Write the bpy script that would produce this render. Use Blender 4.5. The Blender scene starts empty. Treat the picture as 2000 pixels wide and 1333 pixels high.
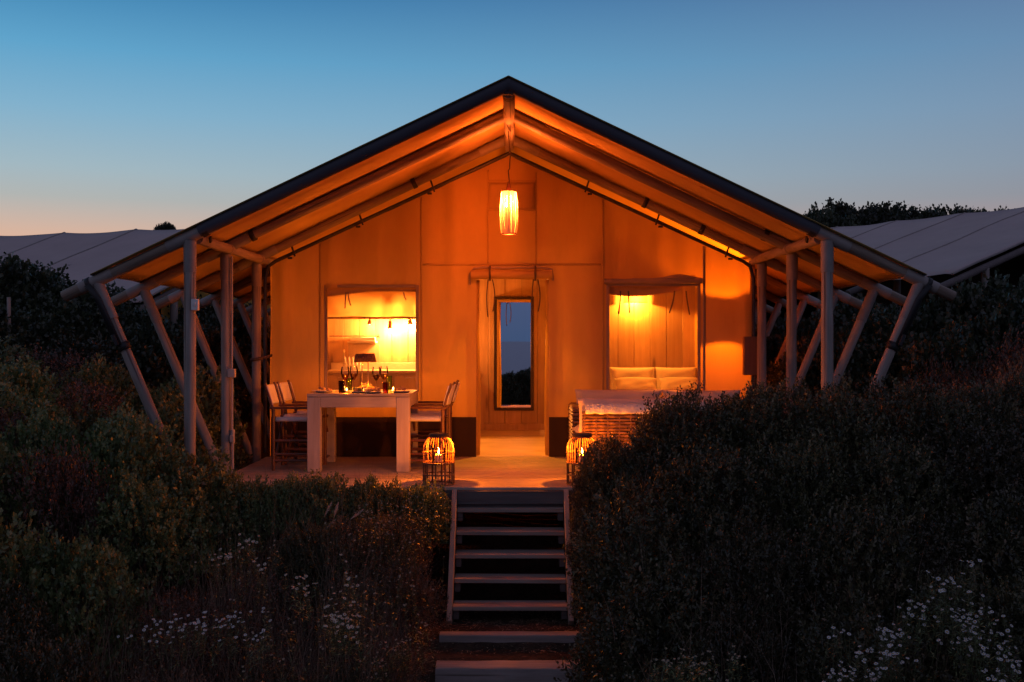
import bpy, bmesh, math, random
import numpy as np
from mathutils import Vector, Matrix, noise

R = math.radians
sc = bpy.context.scene
COL = sc.collection
F_PX = 2071.0                      # focal length in pixels of a 2000 px wide frame

# ------------------------------------------------------------------ camera
cam_d = bpy.data.cameras.new('camera')
cam_d.sensor_width = 36.0
cam_d.sensor_fit = 'HORIZONTAL'
cam_d.lens = F_PX / 2000 * 36.0
cam_d.clip_start = 0.05
cam_d.clip_end = 20000
cam = bpy.data.objects.new('camera', cam_d)
COL.objects.link(cam)
cam.location = (0, 0, 1.30)
cam.rotation_euler = (R(90), 0, 0)
sc.camera = cam

# ------------------------------------------------------------------ dusk sky
world = bpy.data.worlds.new('World')
sc.world = world
world.use_nodes = True
nt = world.node_tree
N, L = nt.nodes, nt.links
bg = N['Background']
tc = N.new('ShaderNodeTexCoord')
sep = N.new('ShaderNodeSeparateXYZ')
L.new(tc.outputs['Generated'], sep.inputs[0])


def ramp(stops, fac):
    n = N.new('ShaderNodeValToRGB')
    cr = n.color_ramp
    while len(cr.elements) < len(stops):
        cr.elements.new(0.5)
    for e, (p, c) in zip(cr.elements, stops):
        e.position = p
        e.color = (*c, 1)
    L.new(fac, n.inputs[0])
    return n


glow = ramp([(0, (.98, .40, .18)), (.05, (.90, .42, .24)), (.095, (.66, .44, .34)), (.125, (.43, .45, .44)), (.15, (.35, .47, .53)),
             (.20, (.21, .43, .60)), (.25, (.105, .36, .59)), (.306, (.036, .215, .44)), (.5, (.045, .095, .20)),
             (1, (.075, .085, .155))], sep.outputs['Z'])
dark = ramp([(0, (.050, .090, .19)), (.07, (.08, .105, .21)), (.20, (.165, .165, .265)), (.45, (.150, .145, .235)),
             (1, (.075, .085, .155))], sep.outputs['Z'])
# azimuth weight: 1 towards the afterglow (ahead and to the left), 0 behind
mp = N.new('ShaderNodeCombineXYZ')
L.new(sep.outputs['X'], mp.inputs['X'])
L.new(sep.outputs['Y'], mp.inputs['Y'])
nm = N.new('ShaderNodeVectorMath'); nm.operation = 'NORMALIZE'
L.new(mp.outputs[0], nm.inputs[0])
dt = N.new('ShaderNodeVectorMath'); dt.operation = 'DOT_PRODUCT'
dt.inputs[1].default_value = (math.sin(R(-36)), math.cos(R(-36)), 0)
L.new(nm.outputs[0], dt.inputs[0])
mr = N.new('ShaderNodeMapRange')
mr.inputs['From Min'].default_value = -1
mr.inputs['From Max'].default_value = 1
L.new(dt.outputs['Value'], mr.inputs['Value'])
pw = N.new('ShaderNodeMath'); pw.operation = 'POWER'
pw.inputs[1].default_value = 2.3
L.new(mr.outputs[0], pw.inputs[0])
mx = N.new('ShaderNodeMixRGB')
L.new(pw.outputs[0], mx.inputs[0])
L.new(dark.outputs[0], mx.inputs[1])
L.new(glow.outputs[0], mx.inputs[2])
sky = N.new('ShaderNodeTexSky')
sky.sky_type = 'NISHITA'
sky.sun_disc = False
sky.sun_elevation = R(-3)
sky.sun_rotation = R(-30)
ad = N.new('ShaderNodeMixRGB'); ad.blend_type = 'ADD'
ad.inputs[0].default_value = 0.06
L.new(mx.outputs[0], ad.inputs[1])
L.new(sky.outputs[0], ad.inputs[2])
L.new(ad.outputs[0], bg.inputs[0])
bg.inputs[1].default_value = 1.0

# ------------------------------------------------------------------ exposure, sampling
sc.view_settings.view_transform = 'Standard'
sc.view_settings.look = 'None'
sc.view_settings.exposure = 0.0
sc.view_settings.gamma = 1.0
sc.view_settings.use_curve_mapping = False
cy = sc.cycles
cy.use_denoising = True
try:
    cy.denoiser = 'OPENIMAGEDENOISE'
    cy.denoising_input_passes = 'RGB_ALBEDO_NORMAL'
except Exception:
    pass
cy.max_bounces = 8
cy.diffuse_bounces = 4
cy.glossy_bounces = 4
cy.transmission_bounces = 6
cy.transparent_max_bounces = 12
cy.caustics_reflective = False
cy.caustics_refractive = False
cy.sample_clamp_indirect = 3.0
cy.blur_glossy = 1.0

WARM = (1.0, 0.20, 0.006)          # incandescent light under a dusk white balance

# ================================================================== helpers
ORI = {}


def new_obj(name, data, parent=None):
    o = bpy.data.objects.new(name, data)
    COL.objects.link(o)
    if parent is not None:
        o.parent = parent
    return o


def thing(name, label, cat, loc=(0, 0, 0), group=None, rz=0.0):
    o = bpy.data.objects.new(name, None)
    o.empty_display_size = 0.1
    COL.objects.link(o)
    o.location = loc
    o.rotation_euler = (0, 0, rz)
    ORI[o] = Vector(loc)
    tag(o, label, cat, group)
    return o


def tag(o, label, cat, group=None, kind=None):
    if label:
        o['label'] = label
    if cat:
        o['category'] = cat
    if group:
        o['group'] = group
    if kind:
        o['kind'] = kind
    return o


def origin(o):
    v = Vector((0, 0, 0))
    while o is not None:
        v = v + Vector(o.location)
        o = o.parent
    return v


class MB:
    """collects shapes; build() links them as one mesh object (world coordinates)"""

    def __init__(self):
        self.v, self.f, self.mi = [], [], []
        self.m = 0

    def _add(self, vs, fs):
        b = len(self.v)
        self.v.extend([tuple(p) for p in vs])
        self.f.extend([tuple(i + b for i in q) for q in fs])
        self.mi.extend([self.m] * len(fs))
        return self

    def box(self, c, s, rot=None, bev=0.0):
        hx, hy, hz = s[0] / 2, s[1] / 2, s[2] / 2
        b = min(bev, hx * .9, hy * .9, hz * .9)
        c = Vector(c)
        if b <= 0:
            vs = [Vector((x, y, z)) for x in (-hx, hx) for y in (-hy, hy) for z in (-hz, hz)]
            fs = [(0, 1, 3, 2), (4, 6, 7, 5), (0, 4, 5, 1), (2, 3, 7, 6), (0, 2, 6, 4), (1, 5, 7, 3)]
        else:
            vs, idx = [], {}
            for sx in (-1, 1):
                for sy in (-1, 1):
                    for sz in (-1, 1):
                        for ax in range(3):
                            p = [sx * (hx - b), sy * (hy - b), sz * (hz - b)]
                            p[ax] = (sx * hx, sy * hy, sz * hz)[ax]
                            idx[(sx, sy, sz, ax)] = len(vs)
                            vs.append(Vector(p))
            fs = []
            for ax in range(3):
                o1, o2 = [a for a in range(3) if a != ax]
                for sg in (-1, 1):
                    q = []
                    for (a, bb) in ((-1, -1), (1, -1), (1, 1), (-1, 1)):
                        s3 = [0, 0, 0]; s3[ax] = sg; s3[o1] = a; s3[o2] = bb
                        q.append(idx[(*s3, ax)])
                    fs.append(tuple(q))
                # edges along ax
                for a in (-1, 1):
                    for bb in (-1, 1):
                        q = []
                        for sg, order in ((-1, (o1, o2)), (1, (o2, o1))):
                            for k in order:
                                s3 = [0, 0, 0]; s3[ax] = sg; s3[o1] = a; s3[o2] = bb
                                q.append(idx[(*s3, k)])
                        fs.append(tuple(q))
            for sx in (-1, 1):
                for sy in (-1, 1):
                    for sz in (-1, 1):
                        fs.append(tuple(idx[(sx, sy, sz, k)] for k in range(3)))
        if rot is not None:
            vs = [rot @ p for p in vs]
        return self._add([p + c for p in vs], fs)

    def cyl(self, p0, p1, r0, r1=None, n=12, caps=True):
        r1 = r0 if r1 is None else r1
        p0, p1 = Vector(p0), Vector(p1)
        d = (p1 - p0).normalized()
        a = d.orthogonal().normalized()
        b = d.cross(a)
        vs, fs = [], []
        for p, r in ((p0, r0), (p1, r1)):
            for i in range(n):
                t = 2 * math.pi * i / n
                vs.append(p + (a * math.cos(t) + b * math.sin(t)) * r)
        for i in range(n):
            j = (i + 1) % n
            fs.append((i, j, n + j, n + i))
        if caps:
            fs.append(tuple(range(n - 1, -1, -1)))
            fs.append(tuple(range(n, 2 * n)))
        return self._add(vs, fs)

    def tube(self, pts, r, n=8, caps=True):
        pts = [Vector(p) for p in pts]
        rs = r if isinstance(r, (list, tuple)) else [r] * len(pts)
        vs, fs = [], []
        a = None
        for i, p in enumerate(pts):
            d = (pts[min(i + 1, len(pts) - 1)] - pts[max(i - 1, 0)]).normalized()
            if a is None:
                a = d.orthogonal().normalized()
            else:
                a = (a - d * a.dot(d))
                a = a.normalized() if a.length > 1e-6 else d.orthogonal().normalized()
            b = d.cross(a)
            for k in range(n):
                t = 2 * math.pi * k / n
                vs.append(p + (a * math.cos(t) + b * math.sin(t)) * rs[i])
        for i in range(len(pts) - 1):
            for k in range(n):
                j = (k + 1) % n
                fs.append((i * n + k, i * n + j, (i + 1) * n + j, (i + 1) * n + k))
        if caps:
            fs.append(tuple(range(n - 1, -1, -1)))
            m = (len(pts) - 1) * n
            fs.append(tuple(range(m, m + n)))
        return self._add(vs, fs)

    def ring(self, c, rad, r, n=24, m=6, sq=1.0):
        c = Vector(c)
        vs, fs = [], []
        for i in range(n):
            t = 2 * math.pi * i / n
            for k in range(m):
                u = 2 * math.pi * k / m
                q = rad + r * math.cos(u)
                vs.append(c + Vector((q * math.cos(t), q * math.sin(t) * sq, r * math.sin(u))))
        for i in range(n):
            for k in range(m):
                i2, k2 = (i + 1) % n, (k + 1) % m
                fs.append((i * m + k, i2 * m + k, i2 * m + k2, i * m + k2))
        return self._add(vs, fs)

    def lathe(self, prof, c=(0, 0, 0), n=20, close=False):
        c = Vector(c)
        vs, fs = [], []
        for (r, z) in prof:
            for i in range(n):
                t = 2 * math.pi * i / n
                vs.append(c + Vector((r * math.cos(t), r * math.sin(t), z)))
        for k in range(len(prof) - 1):
            for i in range(n):
                j = (i + 1) % n
                fs.append((k * n + i, k * n + j, (k + 1) * n + j, (k + 1) * n + i))
        if close:
            if prof[0][0] > 1e-5:
                fs.append(tuple(range(n - 1, -1, -1)))
            if prof[-1][0] > 1e-5:
                m = (len(prof) - 1) * n
                fs.append(tuple(range(m, m + n)))
        return self._add(vs, fs)

    def grid(self, fn, us, vs_, skip=None, flip=False):
        nu, nv = len(us), len(vs_)
        P = [fn(u, v) for u in us for v in vs_]
        fs = []
        for i in range(nu - 1):
            for j in range(nv - 1):
                if skip and skip((us[i] + us[i + 1]) / 2, (vs_[j] + vs_[j + 1]) / 2):
                    continue
                q = (i * nv + j, (i + 1) * nv + j, (i + 1) * nv + j + 1, i * nv + j + 1)
                fs.append(q[::-1] if flip else q)
        return self._add(P, fs)

    def ribbon(self, pts, w, side):
        side = Vector(side).normalized() * (w / 2)
        vs, fs = [], []
        for p in pts:
            p = Vector(p)
            vs += [p - side, p + side]
        for i in range(len(pts) - 1):
            fs.append((2 * i, 2 * i + 1, 2 * i + 3, 2 * i + 2))
        return self._add(vs, fs)

    def pillow(self, c, s, rot=None, n=10, puff=1.0, seed=0):
        """a soft cushion: thickness along local y"""
        rd = random.Random(seed)
        ph = [rd.uniform(0, 6) for _ in range(6)]
        c = Vector(c)
        vs, fs = [], []
        for sd in (-1, 1):
            for i in range(n + 1):
                for j in range(n + 1):
                    u, v = 2 * i / n - 1, 2 * j / n - 1
                    e = max(0.0, (1 - abs(u) ** 4) * (1 - abs(v) ** 4)) ** 0.42
                    pin = 1 - .05 * (abs(u) ** 2 * 0 + (1 - v * v) * abs(u) ** 3)
                    x = u * s[0] / 2 * (1 - .04 * (1 - v * v) * abs(u))
                    z = v * s[2] / 2 * (1 - .05 * (1 - u * u) * abs(v))
                    wr = .05 * math.sin(5 * u + ph[0] + 3 * v) + .04 * math.sin(7 * v + ph[1] - 4 * u)
                    y = sd * (s[1] / 2 * e * puff * (1 + wr) + .004)
                    p = Vector((x, y, z))
                    vs.append(p)
        m = (n + 1) * (n + 1)
        for sd in (0, 1):
            for i in range(n):
                for j in range(n):
                    q = (sd * m + i * (n + 1) + j, sd * m + (i + 1) * (n + 1) + j,
                         sd * m + (i + 1) * (n + 1) + j + 1, sd * m + i * (n + 1) + j + 1)
                    fs.append(q if sd == 0 else q[::-1])
        rim = [i * (n + 1) for i in range(n + 1)] + [n * (n + 1) + j for j in range(1, n + 1)] + \
              [i * (n + 1) + n for i in range(n - 1, -1, -1)] + [j for j in range(n - 1, 0, -1)]
        for k in range(len(rim)):
            a, b = rim[k], rim[(k + 1) % len(rim)]
            fs.append((b, a, a + m, b + m))
        if rot is not None:
            vs = [rot @ p for p in vs]
        return self._add([p + c for p in vs], fs)

    def mesh(self, name, mats, smooth=True, off=(0, 0, 0), ang=38):
        me = bpy.data.meshes.new(name)
        off = Vector(off)
        if off.length > 0:
            vv = [(p[0] - off.x, p[1] - off.y, p[2] - off.z) for p in self.v]
        else:
            vv = self.v
        me.from_pydata(vv, [], self.f)
        if not isinstance(mats, (list, tuple)):
            mats = [mats]
        for m in mats:
            me.materials.append(m)
        me.polygons.foreach_set('material_index', self.mi)
        bm = bmesh.new(); bm.from_mesh(me)
        bmesh.ops.recalc_face_normals(bm, faces=bm.faces)
        bm.to_mesh(me); bm.free()
        if smooth:
            me.polygons.foreach_set('use_smooth', [True] * len(me.polygons))
            me.set_sharp_from_angle(angle=R(ang))
        me.update()
        return me

    def build(self, name, mats, parent=None, smooth=True, ang=38):
        off = origin(parent) if parent is not None else Vector((0, 0, 0))
        return new_obj(name, self.mesh(name, mats, smooth, off, ang), parent)


def single(name, mb, mat, label, cat, loc, group=None, **kw):
    """a thing that is one mesh, with its origin at its base"""
    o = new_obj(name, mb.mesh(name, mat, off=loc, **kw))
    o.location = loc
    return tag(o, label, cat, group)


_pole_cache = {}


def pole(name, p0, p1, r, mat, parent, seed=0, n=14, taper=0.0):
    """a round timber: local Z runs along the pole, with a little bow and unevenness"""
    p0, p1 = Vector(p0), Vector(p1)
    ln = (p1 - p0).length
    rd = random.Random(seed * 7 + 3)
    b1, b2 = rd.uniform(-.011, .011), rd.uniform(-.008, .008)
    ph = rd.uniform(0, 6)
    mb = MB()
    k = max(3, int(ln / .35))
    pts, rs = [], []
    for i in range(k + 1):
        t = i / k
        pts.append(Vector((b1 * math.sin(math.pi * t), b2 * math.sin(math.pi * t), t * ln)))
        rs.append(r * (1 - taper * t) * (1 + .03 * math.sin(5 * t + ph) + .02 * math.sin(13 * t + 2 * ph)))
    mb.tube([Vector((0, 0, .0))] + [pts[0] + Vector((0, 0, .006))] + pts[1:-1] + [pts[-1] - Vector((0, 0, .006)), pts[-1]],
            [rs[0] * .93, rs[0]] + rs[1:-1] + [rs[-1], rs[-1] * .93], n)
    me = mb.mesh(name, mat)
    o = new_obj(name, me, parent)
    q = (p1 - p0).to_track_quat('Z', 'Y')
    off = origin(parent) if parent is not None else Vector((0, 0, 0))
    o.rotation_euler = q.to_euler()
    o.location = p0 - off
    return o


def copy_tree(o, parent=None):
    c = o.copy()
    COL.objects.link(c)
    c.parent = parent
    for ch in list(o.children):
        copy_tree(ch, c)
    return c


def point_light(name, loc, watts, parent, radius=.03, color=WARM):
    ld = bpy.data.lights.new(name, 'POINT')
    ld.energy = watts
    ld.color = color
    ld.shadow_soft_size = radius
    o = new_obj(name, ld, parent)
    o.location = Vector(loc) - (origin(parent) if parent is not None else Vector((0, 0, 0)))
    return o


def fn(x, y, z):
    return noise.noise(Vector((x, y, z)))


def lin(a, b, n):
    return [a + (b - a) * i / n for i in range(n + 1)]


def smooth(t):
    t = max(0.0, min(1.0, t))
    return t * t * (3 - 2 * t)


def interp(x, pts):
    if x <= pts[0][0]:
        return pts[0][1]
    for (a, va), (b, vb) in zip(pts, pts[1:]):
        if x <= b:
            return va + (vb - va) * smooth((x - a) / (b - a))
    return pts[-1][1]


# ================================================================== materials
def nodes_of(name):
    m = bpy.data.materials.new(name)
    m.use_nodes = True
    t = m.node_tree
    return m, t, t.nodes, t.links, t.nodes['Principled BSDF']


def tex_noise(t, scale, detail=4, rough=.55, vec=None):
    n = t.nodes.new('ShaderNodeTexNoise')
    n.inputs['Scale'].default_value = scale
    n.inputs['Detail'].default_value = detail
    n.inputs['Roughness'].default_value = rough
    if vec is not None:
        t.links.new(vec, n.inputs['Vector'])
    return n


def mapped(t, scale, rot=(0, 0, 0), coord='Object'):
    c = t.nodes.new('ShaderNodeTexCoord')
    mpn = t.nodes.new('ShaderNodeMapping')
    mpn.inputs['Scale'].default_value = scale
    mpn.inputs['Rotation'].default_value = rot
    t.links.new(c.outputs[coord], mpn.inputs['Vector'])
    return mpn.outputs[0]


def cramp(t, fac, stops):
    n = t.nodes.new('ShaderNodeValToRGB')
    cr = n.color_ramp
    while len(cr.elements) < len(stops):
        cr.elements.new(.5)
    for e, (p, c) in zip(cr.elements, stops):
        e.position = p
        e.color = (*c, 1)
    t.links.new(fac, n.inputs[0])
    return n.outputs[0]


def bump(t, h, strength, dist, bs):
    b = t.nodes.new('ShaderNodeBump')
    b.inputs['Strength'].default_value = strength
    b.inputs['Distance'].default_value = dist
    t.links.new(h, b.inputs['Height'])
    t.links.new(b.outputs[0], bs.inputs['Normal'])
    return b


def wood(name, dark_c, light_c, scale=(30, 30, 2.2), rough=.7, bmp=.25, coord='Object', knots=True, cracks=False):
    m, t, n, l, bs = nodes_of(name)
    v = mapped(t, scale, coord=coord)
    g = tex_noise(t, 1.0, 6, .65, v)
    oi = n.new('ShaderNodeObjectInfo')
    c1 = cramp(t, g.outputs['Fac'], [(.3, dark_c), (.7, light_c)])
    big = tex_noise(t, 1.6, 3, .5, mapped(t, (1, 1, 1), coord=coord))
    mixn = n.new('ShaderNodeMixRGB'); mixn.blend_type = 'MULTIPLY'
    mixn.inputs[0].default_value = .75
    l.new(c1, mixn.inputs[1])
    l.new(cramp(t, big.outputs['Fac'], [(.3, (.72, .70, .68)), (.7, (1.1, 1.1, 1.1))]), mixn.inputs[2])
    hv = n.new('ShaderNodeHueSaturation')
    mr_ = n.new('ShaderNodeMapRange')
    mr_.inputs['To Min'].default_value = .82
    mr_.inputs['To Max'].default_value = 1.14
    l.new(oi.outputs['Random'], mr_.inputs['Value'])
    l.new(mr_.outputs[0], hv.inputs['Value'])
    l.new(mixn.outputs[0], hv.inputs['Color'])
    out = hv.outputs[0]
    if knots:
        vo = n.new('ShaderNodeTexVoronoi')
        vo.inputs['Scale'].default_value = 1.0
        l.new(mapped(t, (scale[0] * .22, scale[1] * .22, scale[2] * .8), coord=coord), vo.inputs['Vector'])
        kn = cramp(t, vo.outputs['Distance'], [(.06, (.35, .30, .26)), (.16, (1, 1, 1))])
        mk = n.new('ShaderNodeMixRGB'); mk.blend_type = 'MULTIPLY'; mk.inputs[0].default_value = .8
        l.new(out, mk.inputs[1]); l.new(kn, mk.inputs[2])
        out = mk.outputs[0]
    if cracks:
        ck = tex_noise(t, 1.0, 3, .5, mapped(t, (scale[0] * 1.6, scale[1] * 1.6, scale[2] * .35), coord=coord))
        ckc = cramp(t, ck.outputs['Fac'], [(.33, (.28, .25, .23)), (.40, (1, 1, 1))])
        mk = n.new('ShaderNodeMixRGB'); mk.blend_type = 'MULTIPLY'; mk.inputs[0].default_value = .85
        l.new(out, mk.inputs[1]); l.new(ckc, mk.inputs[2])
        out = mk.outputs[0]
    l.new(out, bs.inputs['Base Color'])
    bs.inputs['Roughness'].default_value = rough
    bump(t, g.outputs['Fac'], bmp, .004, bs)
    return m


def canvas(name, col, trans, tf, weave=260, wr=.5, var=.12):
    m, t, n, l, bs = nodes_of(name)
    n.remove(bs)
    out = n['Material Output']
    d = n.new('ShaderNodeBsdfDiffuse')
    tr = n.new('ShaderNodeBsdfTranslucent')
    mxs = n.new('ShaderNodeMixShader')
    mxs.inputs[0].default_value = tf
    w1 = tex_noise(t, 1.3, 5, .6, mapped(t, (1, 1, .45)))
    cc = cramp(t, w1.outputs['Fac'], [(.25, tuple(c * (1 - var) for c in col)), (.75, tuple(min(1, c * (1 + var)) for c in col))])
    l.new(cc, d.inputs['Color'])
    tr.inputs['Color'].default_value = (*trans, 1)
    w2 = tex_noise(t, weave, 2, .5, mapped(t, (1, 1, 1)))
    w3 = tex_noise(t, 5, 4, .6, mapped(t, (1, 1, .25)))
    ad_ = n.new('ShaderNodeMath'); ad_.operation = 'MULTIPLY_ADD'
    ad_.inputs[1].default_value = .05
    l.new(w2.outputs['Fac'], ad_.inputs[0]); l.new(w3.outputs['Fac'], ad_.inputs[2])
    b = n.new('ShaderNodeBump')
    b.inputs['Strength'].default_value = wr
    b.inputs['Distance'].default_value = .02
    l.new(ad_.outputs[0], b.inputs['Height'])
    l.new(b.outputs[0], d.inputs['Normal'])
    l.new(d.outputs[0], mxs.inputs[1]); l.new(tr.outputs[0], mxs.inputs[2])
    l.new(mxs.outputs[0], out.inputs[0])
    return m


def plain(name, col, rough=.6, metal=0.0, var=.1, vscale=8, bmp=0.0, bscale=60, spec=None):
    m, t, n, l, bs = nodes_of(name)
    g = tex_noise(t, vscale, 4, .6, mapped(t, (1, 1, 1)))
    c = cramp(t, g.outputs['Fac'], [(.3, tuple(x * (1 - var) for x in col)), (.7, tuple(min(1, x * (1 + var)) for x in col))])
    l.new(c, bs.inputs['Base Color'])
    bs.inputs['Roughness'].default_value = rough
    bs.inputs['Metallic'].default_value = metal
    if spec is not None:
        bs.inputs['Specular IOR Level'].default_value = spec
    if bmp:
        g2 = tex_noise(t, bscale, 3, .6, mapped(t, (1, 1, 1)))
        bump(t, g2.outputs['Fac'], bmp, .006, bs)
    return m


def emit(name, col, strength):
    m, t, n, l, bs = nodes_of(name)
    bs.inputs['Base Color'].default_value = (.8, .7, .5, 1)
    bs.inputs['Emission Color'].default_value = (*col, 1)
    bs.inputs['Emission Strength'].default_value = strength
    return m


def leafmat(name, stops, trans=.25, rough=.40):
    m, t, n, l, bs = nodes_of(name)
    at = n.new('ShaderNodeAttribute'); at.attribute_name = 'rnd'
    oi = n.new('ShaderNodeObjectInfo')
    c = cramp(t, at.outputs['Fac'], stops)
    hv = n.new('ShaderNodeHueSaturation')
    mr_ = n.new('ShaderNodeMapRange'); mr_.inputs['To Min'].default_value = .7; mr_.inputs['To Max'].default_value = 1.3
    l.new(oi.outputs['Random'], mr_.inputs['Value']); l.new(mr_.outputs[0], hv.inputs['Value'])
    mr2 = n.new('ShaderNodeMapRange'); mr2.inputs['To Min'].default_value = .47; mr2.inputs['To Max'].default_value = .52
    l.new(oi.outputs['Random'], mr2.inputs['Value']); l.new(mr2.outputs[0], hv.inputs['Hue'])
    l.new(c, hv.inputs['Color'])
    l.new(hv.outputs[0], bs.inputs['Base Color'])
    bs.inputs['Roughness'].default_value = rough
    bs.inputs['Specular IOR Level'].default_value = .6
    tr = n.new('ShaderNodeBsdfTranslucent')
    l.new(hv.outputs[0], tr.inputs['Color'])
    ms = n.new('ShaderNodeMixShader'); ms.inputs[0].default_value = trans
    l.new(bs.outputs[0], ms.inputs[1]); l.new(tr.outputs[0], ms.inputs[2])
    l.new(ms.outputs[0], n['Material Output'].inputs[0])
    return m


def glass(name, col=(1, 1, 1), rough=.02, ior=1.45):
    """thin clear glass: mostly see-through with a Fresnel sheen"""
    m, t, n, l, bs = nodes_of(name)
    n.remove(bs)
    tr = n.new('ShaderNodeBsdfTransparent'); tr.inputs[0].default_value = (*col, 1)
    gl = n.new('ShaderNodeBsdfGlossy'); gl.inputs['Roughness'].default_value = rough
    fr = n.new('ShaderNodeFresnel'); fr.inputs[0].default_value = ior
    ms = n.new('ShaderNodeMixShader')
    l.new(fr.outputs[0], ms.inputs[0]); l.new(tr.outputs[0], ms.inputs[1]); l.new(gl.outputs[0], ms.inputs[2])
    l.new(ms.outputs[0], n['Material Output'].inputs[0])
    return m


def screen_mat(name, col, cover):
    m, t, n, l, bs = nodes_of(name)
    n.remove(bs)
    tr = n.new('ShaderNodeBsdfTransparent')
    d = n.new('ShaderNodeBsdfDiffuse'); d.inputs[0].default_value = (*col, 1)
    ms = n.new('ShaderNodeMixShader'); ms.inputs[0].default_value = cover
    l.new(tr.outputs[0], ms.inputs[1]); l.new(d.outputs[0], ms.inputs[2])
    l.new(ms.outputs[0], n['Material Output'].inputs[0])
    return m


M = {}
M['pole'] = wood('weathered_pole', (.25, .205, .175), (.41, .36, .32), (26, 26, 2.0), .75, .5, cracks=True)
M['sleeve'] = plain('grey_sleeve', (.27, .235, .21), .6, .0, .12, 12)
M['black'] = plain('black_webbing', (.018, .017, .018), .6, 0, .2, 30)
M['darkmetal'] = plain('dark_clip_metal', (.05, .045, .045), .45, .5, .2, 30)
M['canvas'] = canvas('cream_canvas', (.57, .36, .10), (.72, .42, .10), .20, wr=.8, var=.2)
M['roof'] = canvas('roof_canvas', (.55, .44, .41), (.5, .36, .20), .06, wr=.45, var=.08)
M['pelmet'] = canvas('pelmet_canvas', (.56, .42, .26), (.80, .60, .24), .32, wr=.4)
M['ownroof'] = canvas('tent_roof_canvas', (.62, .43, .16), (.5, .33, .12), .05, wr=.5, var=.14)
M['rafter'] = wood('rafter_wood_shaded', (.17, .125, .09), (.31, .245, .19), (26, 26, 2.0), .7, .5, cracks=True)  # browner than the poles: shade of the backlit rafters put into the wood colour
M['edge'] = canvas('dark_edge_canvas', (.085, .085, .10), (.02, .02, .02), .0, wr=.4)
M['skirt'] = canvas('brown_skirt_canvas', (.055, .036, .022), (.02, .01, .01), .0, wr=.5)
M['trim'] = canvas('tan_webbing', (.36, .26, .17), (.2, .1, .05), .05, wr=.3)
M['strapbrown'] = plain('brown_strap', (.10, .065, .045), .8, 0, .2, 40)
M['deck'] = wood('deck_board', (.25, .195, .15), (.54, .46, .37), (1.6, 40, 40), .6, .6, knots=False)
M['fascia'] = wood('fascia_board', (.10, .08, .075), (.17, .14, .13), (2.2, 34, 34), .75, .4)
M['stair'] = wood('stair_board', (.30, .24, .20), (.47, .39, .33), (2.0, 30, 30), .7, .4)
M['stringer'] = wood('stringer_board', (.40, .30, .23), (.55, .43, .34), (24, 3, 3), .7, .3)
M['sleeper'] = wood('sleeper_timber', (.24, .205, .185), (.40, .35, .32), (2.0, 22, 22), .85, .8, cracks=False)
M['pine'] = wood('pine_panel', (.46, .30, .15), (.60, .43, .25), (22, 22, 1.2), .55, .12)
M['floor'] = wood('inner_floor', (.42, .32, .22), (.62, .52, .40), (2.2, 30, 30), .5, .15, knots=False)
M['tablewood'] = wood('greyed_teak', (.40, .335, .285), (.55, .48, .42), (26, 26, 2.2), .6, .2)
M['tabletop'] = wood('greyed_teak_top', (.42, .355, .30), (.57, .50, .43), (2.2, 26, 26), .55, .2)
M['bamboo'] = plain('dark_brown_bamboo', (.13, .050, .026), .35, 0, .35, 14)
M['linen'] = plain('white_linen', (.72, .70, .67), .9, 0, .06, 6, .3, 90)
M['cushion'] = plain('cream_cushion', (.60, .50, .40), .95, 0, .08, 5, .4, 70)
M['rattan'] = plain('brown_rattan', (.17, .09, .05), .5, 0, .35, 25)
M['cane'] = plain('lantern_cane', (.17, .075, .035), .45, 0, .35, 30)
M['lid'] = plain('lantern_lid', (.05, .03, .022), .6, 0, .3, 20)
M['wax'] = plain('candle_wax', (.8, .72, .55), .5, 0, .05)
M['flame'] = emit('flame', (1, .45, .10), 60)
M['bulb'] = emit('bulb', (1, .50, .13), 30)
M['pendbulb'] = emit('pendant_bulb', (1, .15, .02), 3400)
M['slat'] = canvas('lamp_veneer', (.50, .38, .25), (.62, .52, .45), .06, wr=.2)
M['shadefab'] = canvas('lamp_shade_fabric', (.6, .5, .36), (.8, .62, .40), .16, wr=.15)
M['leopard'] = None
M['gold'] = plain('brass', (.75, .52, .22), .25, 1.0, .1, 20)
M['white'] = plain('white_plastic', (.75, .73, .70), .4, 0, .04)
M['ceramic'] = plain('plate_ceramic', (.70, .66, .60), .2, 0, .05)
M['glass'] = glass('clear_glass')
M['wine'] = plain('red_wine', (.06, .006, .008), .1, 0, .05)
M['greenglass'] = glass('green_glass', (.75, .9, .35))
M['redglass'] = glass('amber_glass', (.75, .32, .16))
M['darkglass'] = glass('smoky_glass', (.45, .30, .22))
M['food'] = plain('food_bread', (.42, .25, .11), .8, 0, .4, 45, .6, 60)
M['greens'] = plain('food_greens', (.16, .20, .06), .6, 0, .5, 60, .8, 60)
M['napkin'] = plain('napkin', (.30, .16, .11), .9, 0, .3, 40, .5, 60)
M['petal'] = plain('petal_white', (.62, .61, .60), .6, 0, .04)
M['petalbuff'] = plain('petal_buff', (.62, .52, .42), .6, 0, .15)
M['yolk'] = plain('flower_centre', (.45, .27, .03), .7, 0, .2)
M['stem'] = plain('green_stem', (.07, .075, .03), .7, 0, .3)
M['twig'] = plain('brown_twig', (.10, .07, .05), .85, 0, .3)
M['mirrorframe'] = plain('mirror_frame', (.035, .02, .015), .5, 0, .2)
M['cabinet'] = wood('cabinet_front', (.44, .32, .20), (.56, .43, .28), (20, 20, 1.4), .5, .1, knots=False)
M['worktop'] = plain('worktop', (.55, .46, .36), .35, 0, .08)
M['steel'] = plain('steel', (.6, .58, .55), .28, 1.0, .05)
M['screen'] = screen_mat('insect_screen', (.60, .46, .30), .12)
M['concrete'] = plain('grey_box', (.40, .39, .38), .6, 0, .08)
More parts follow.
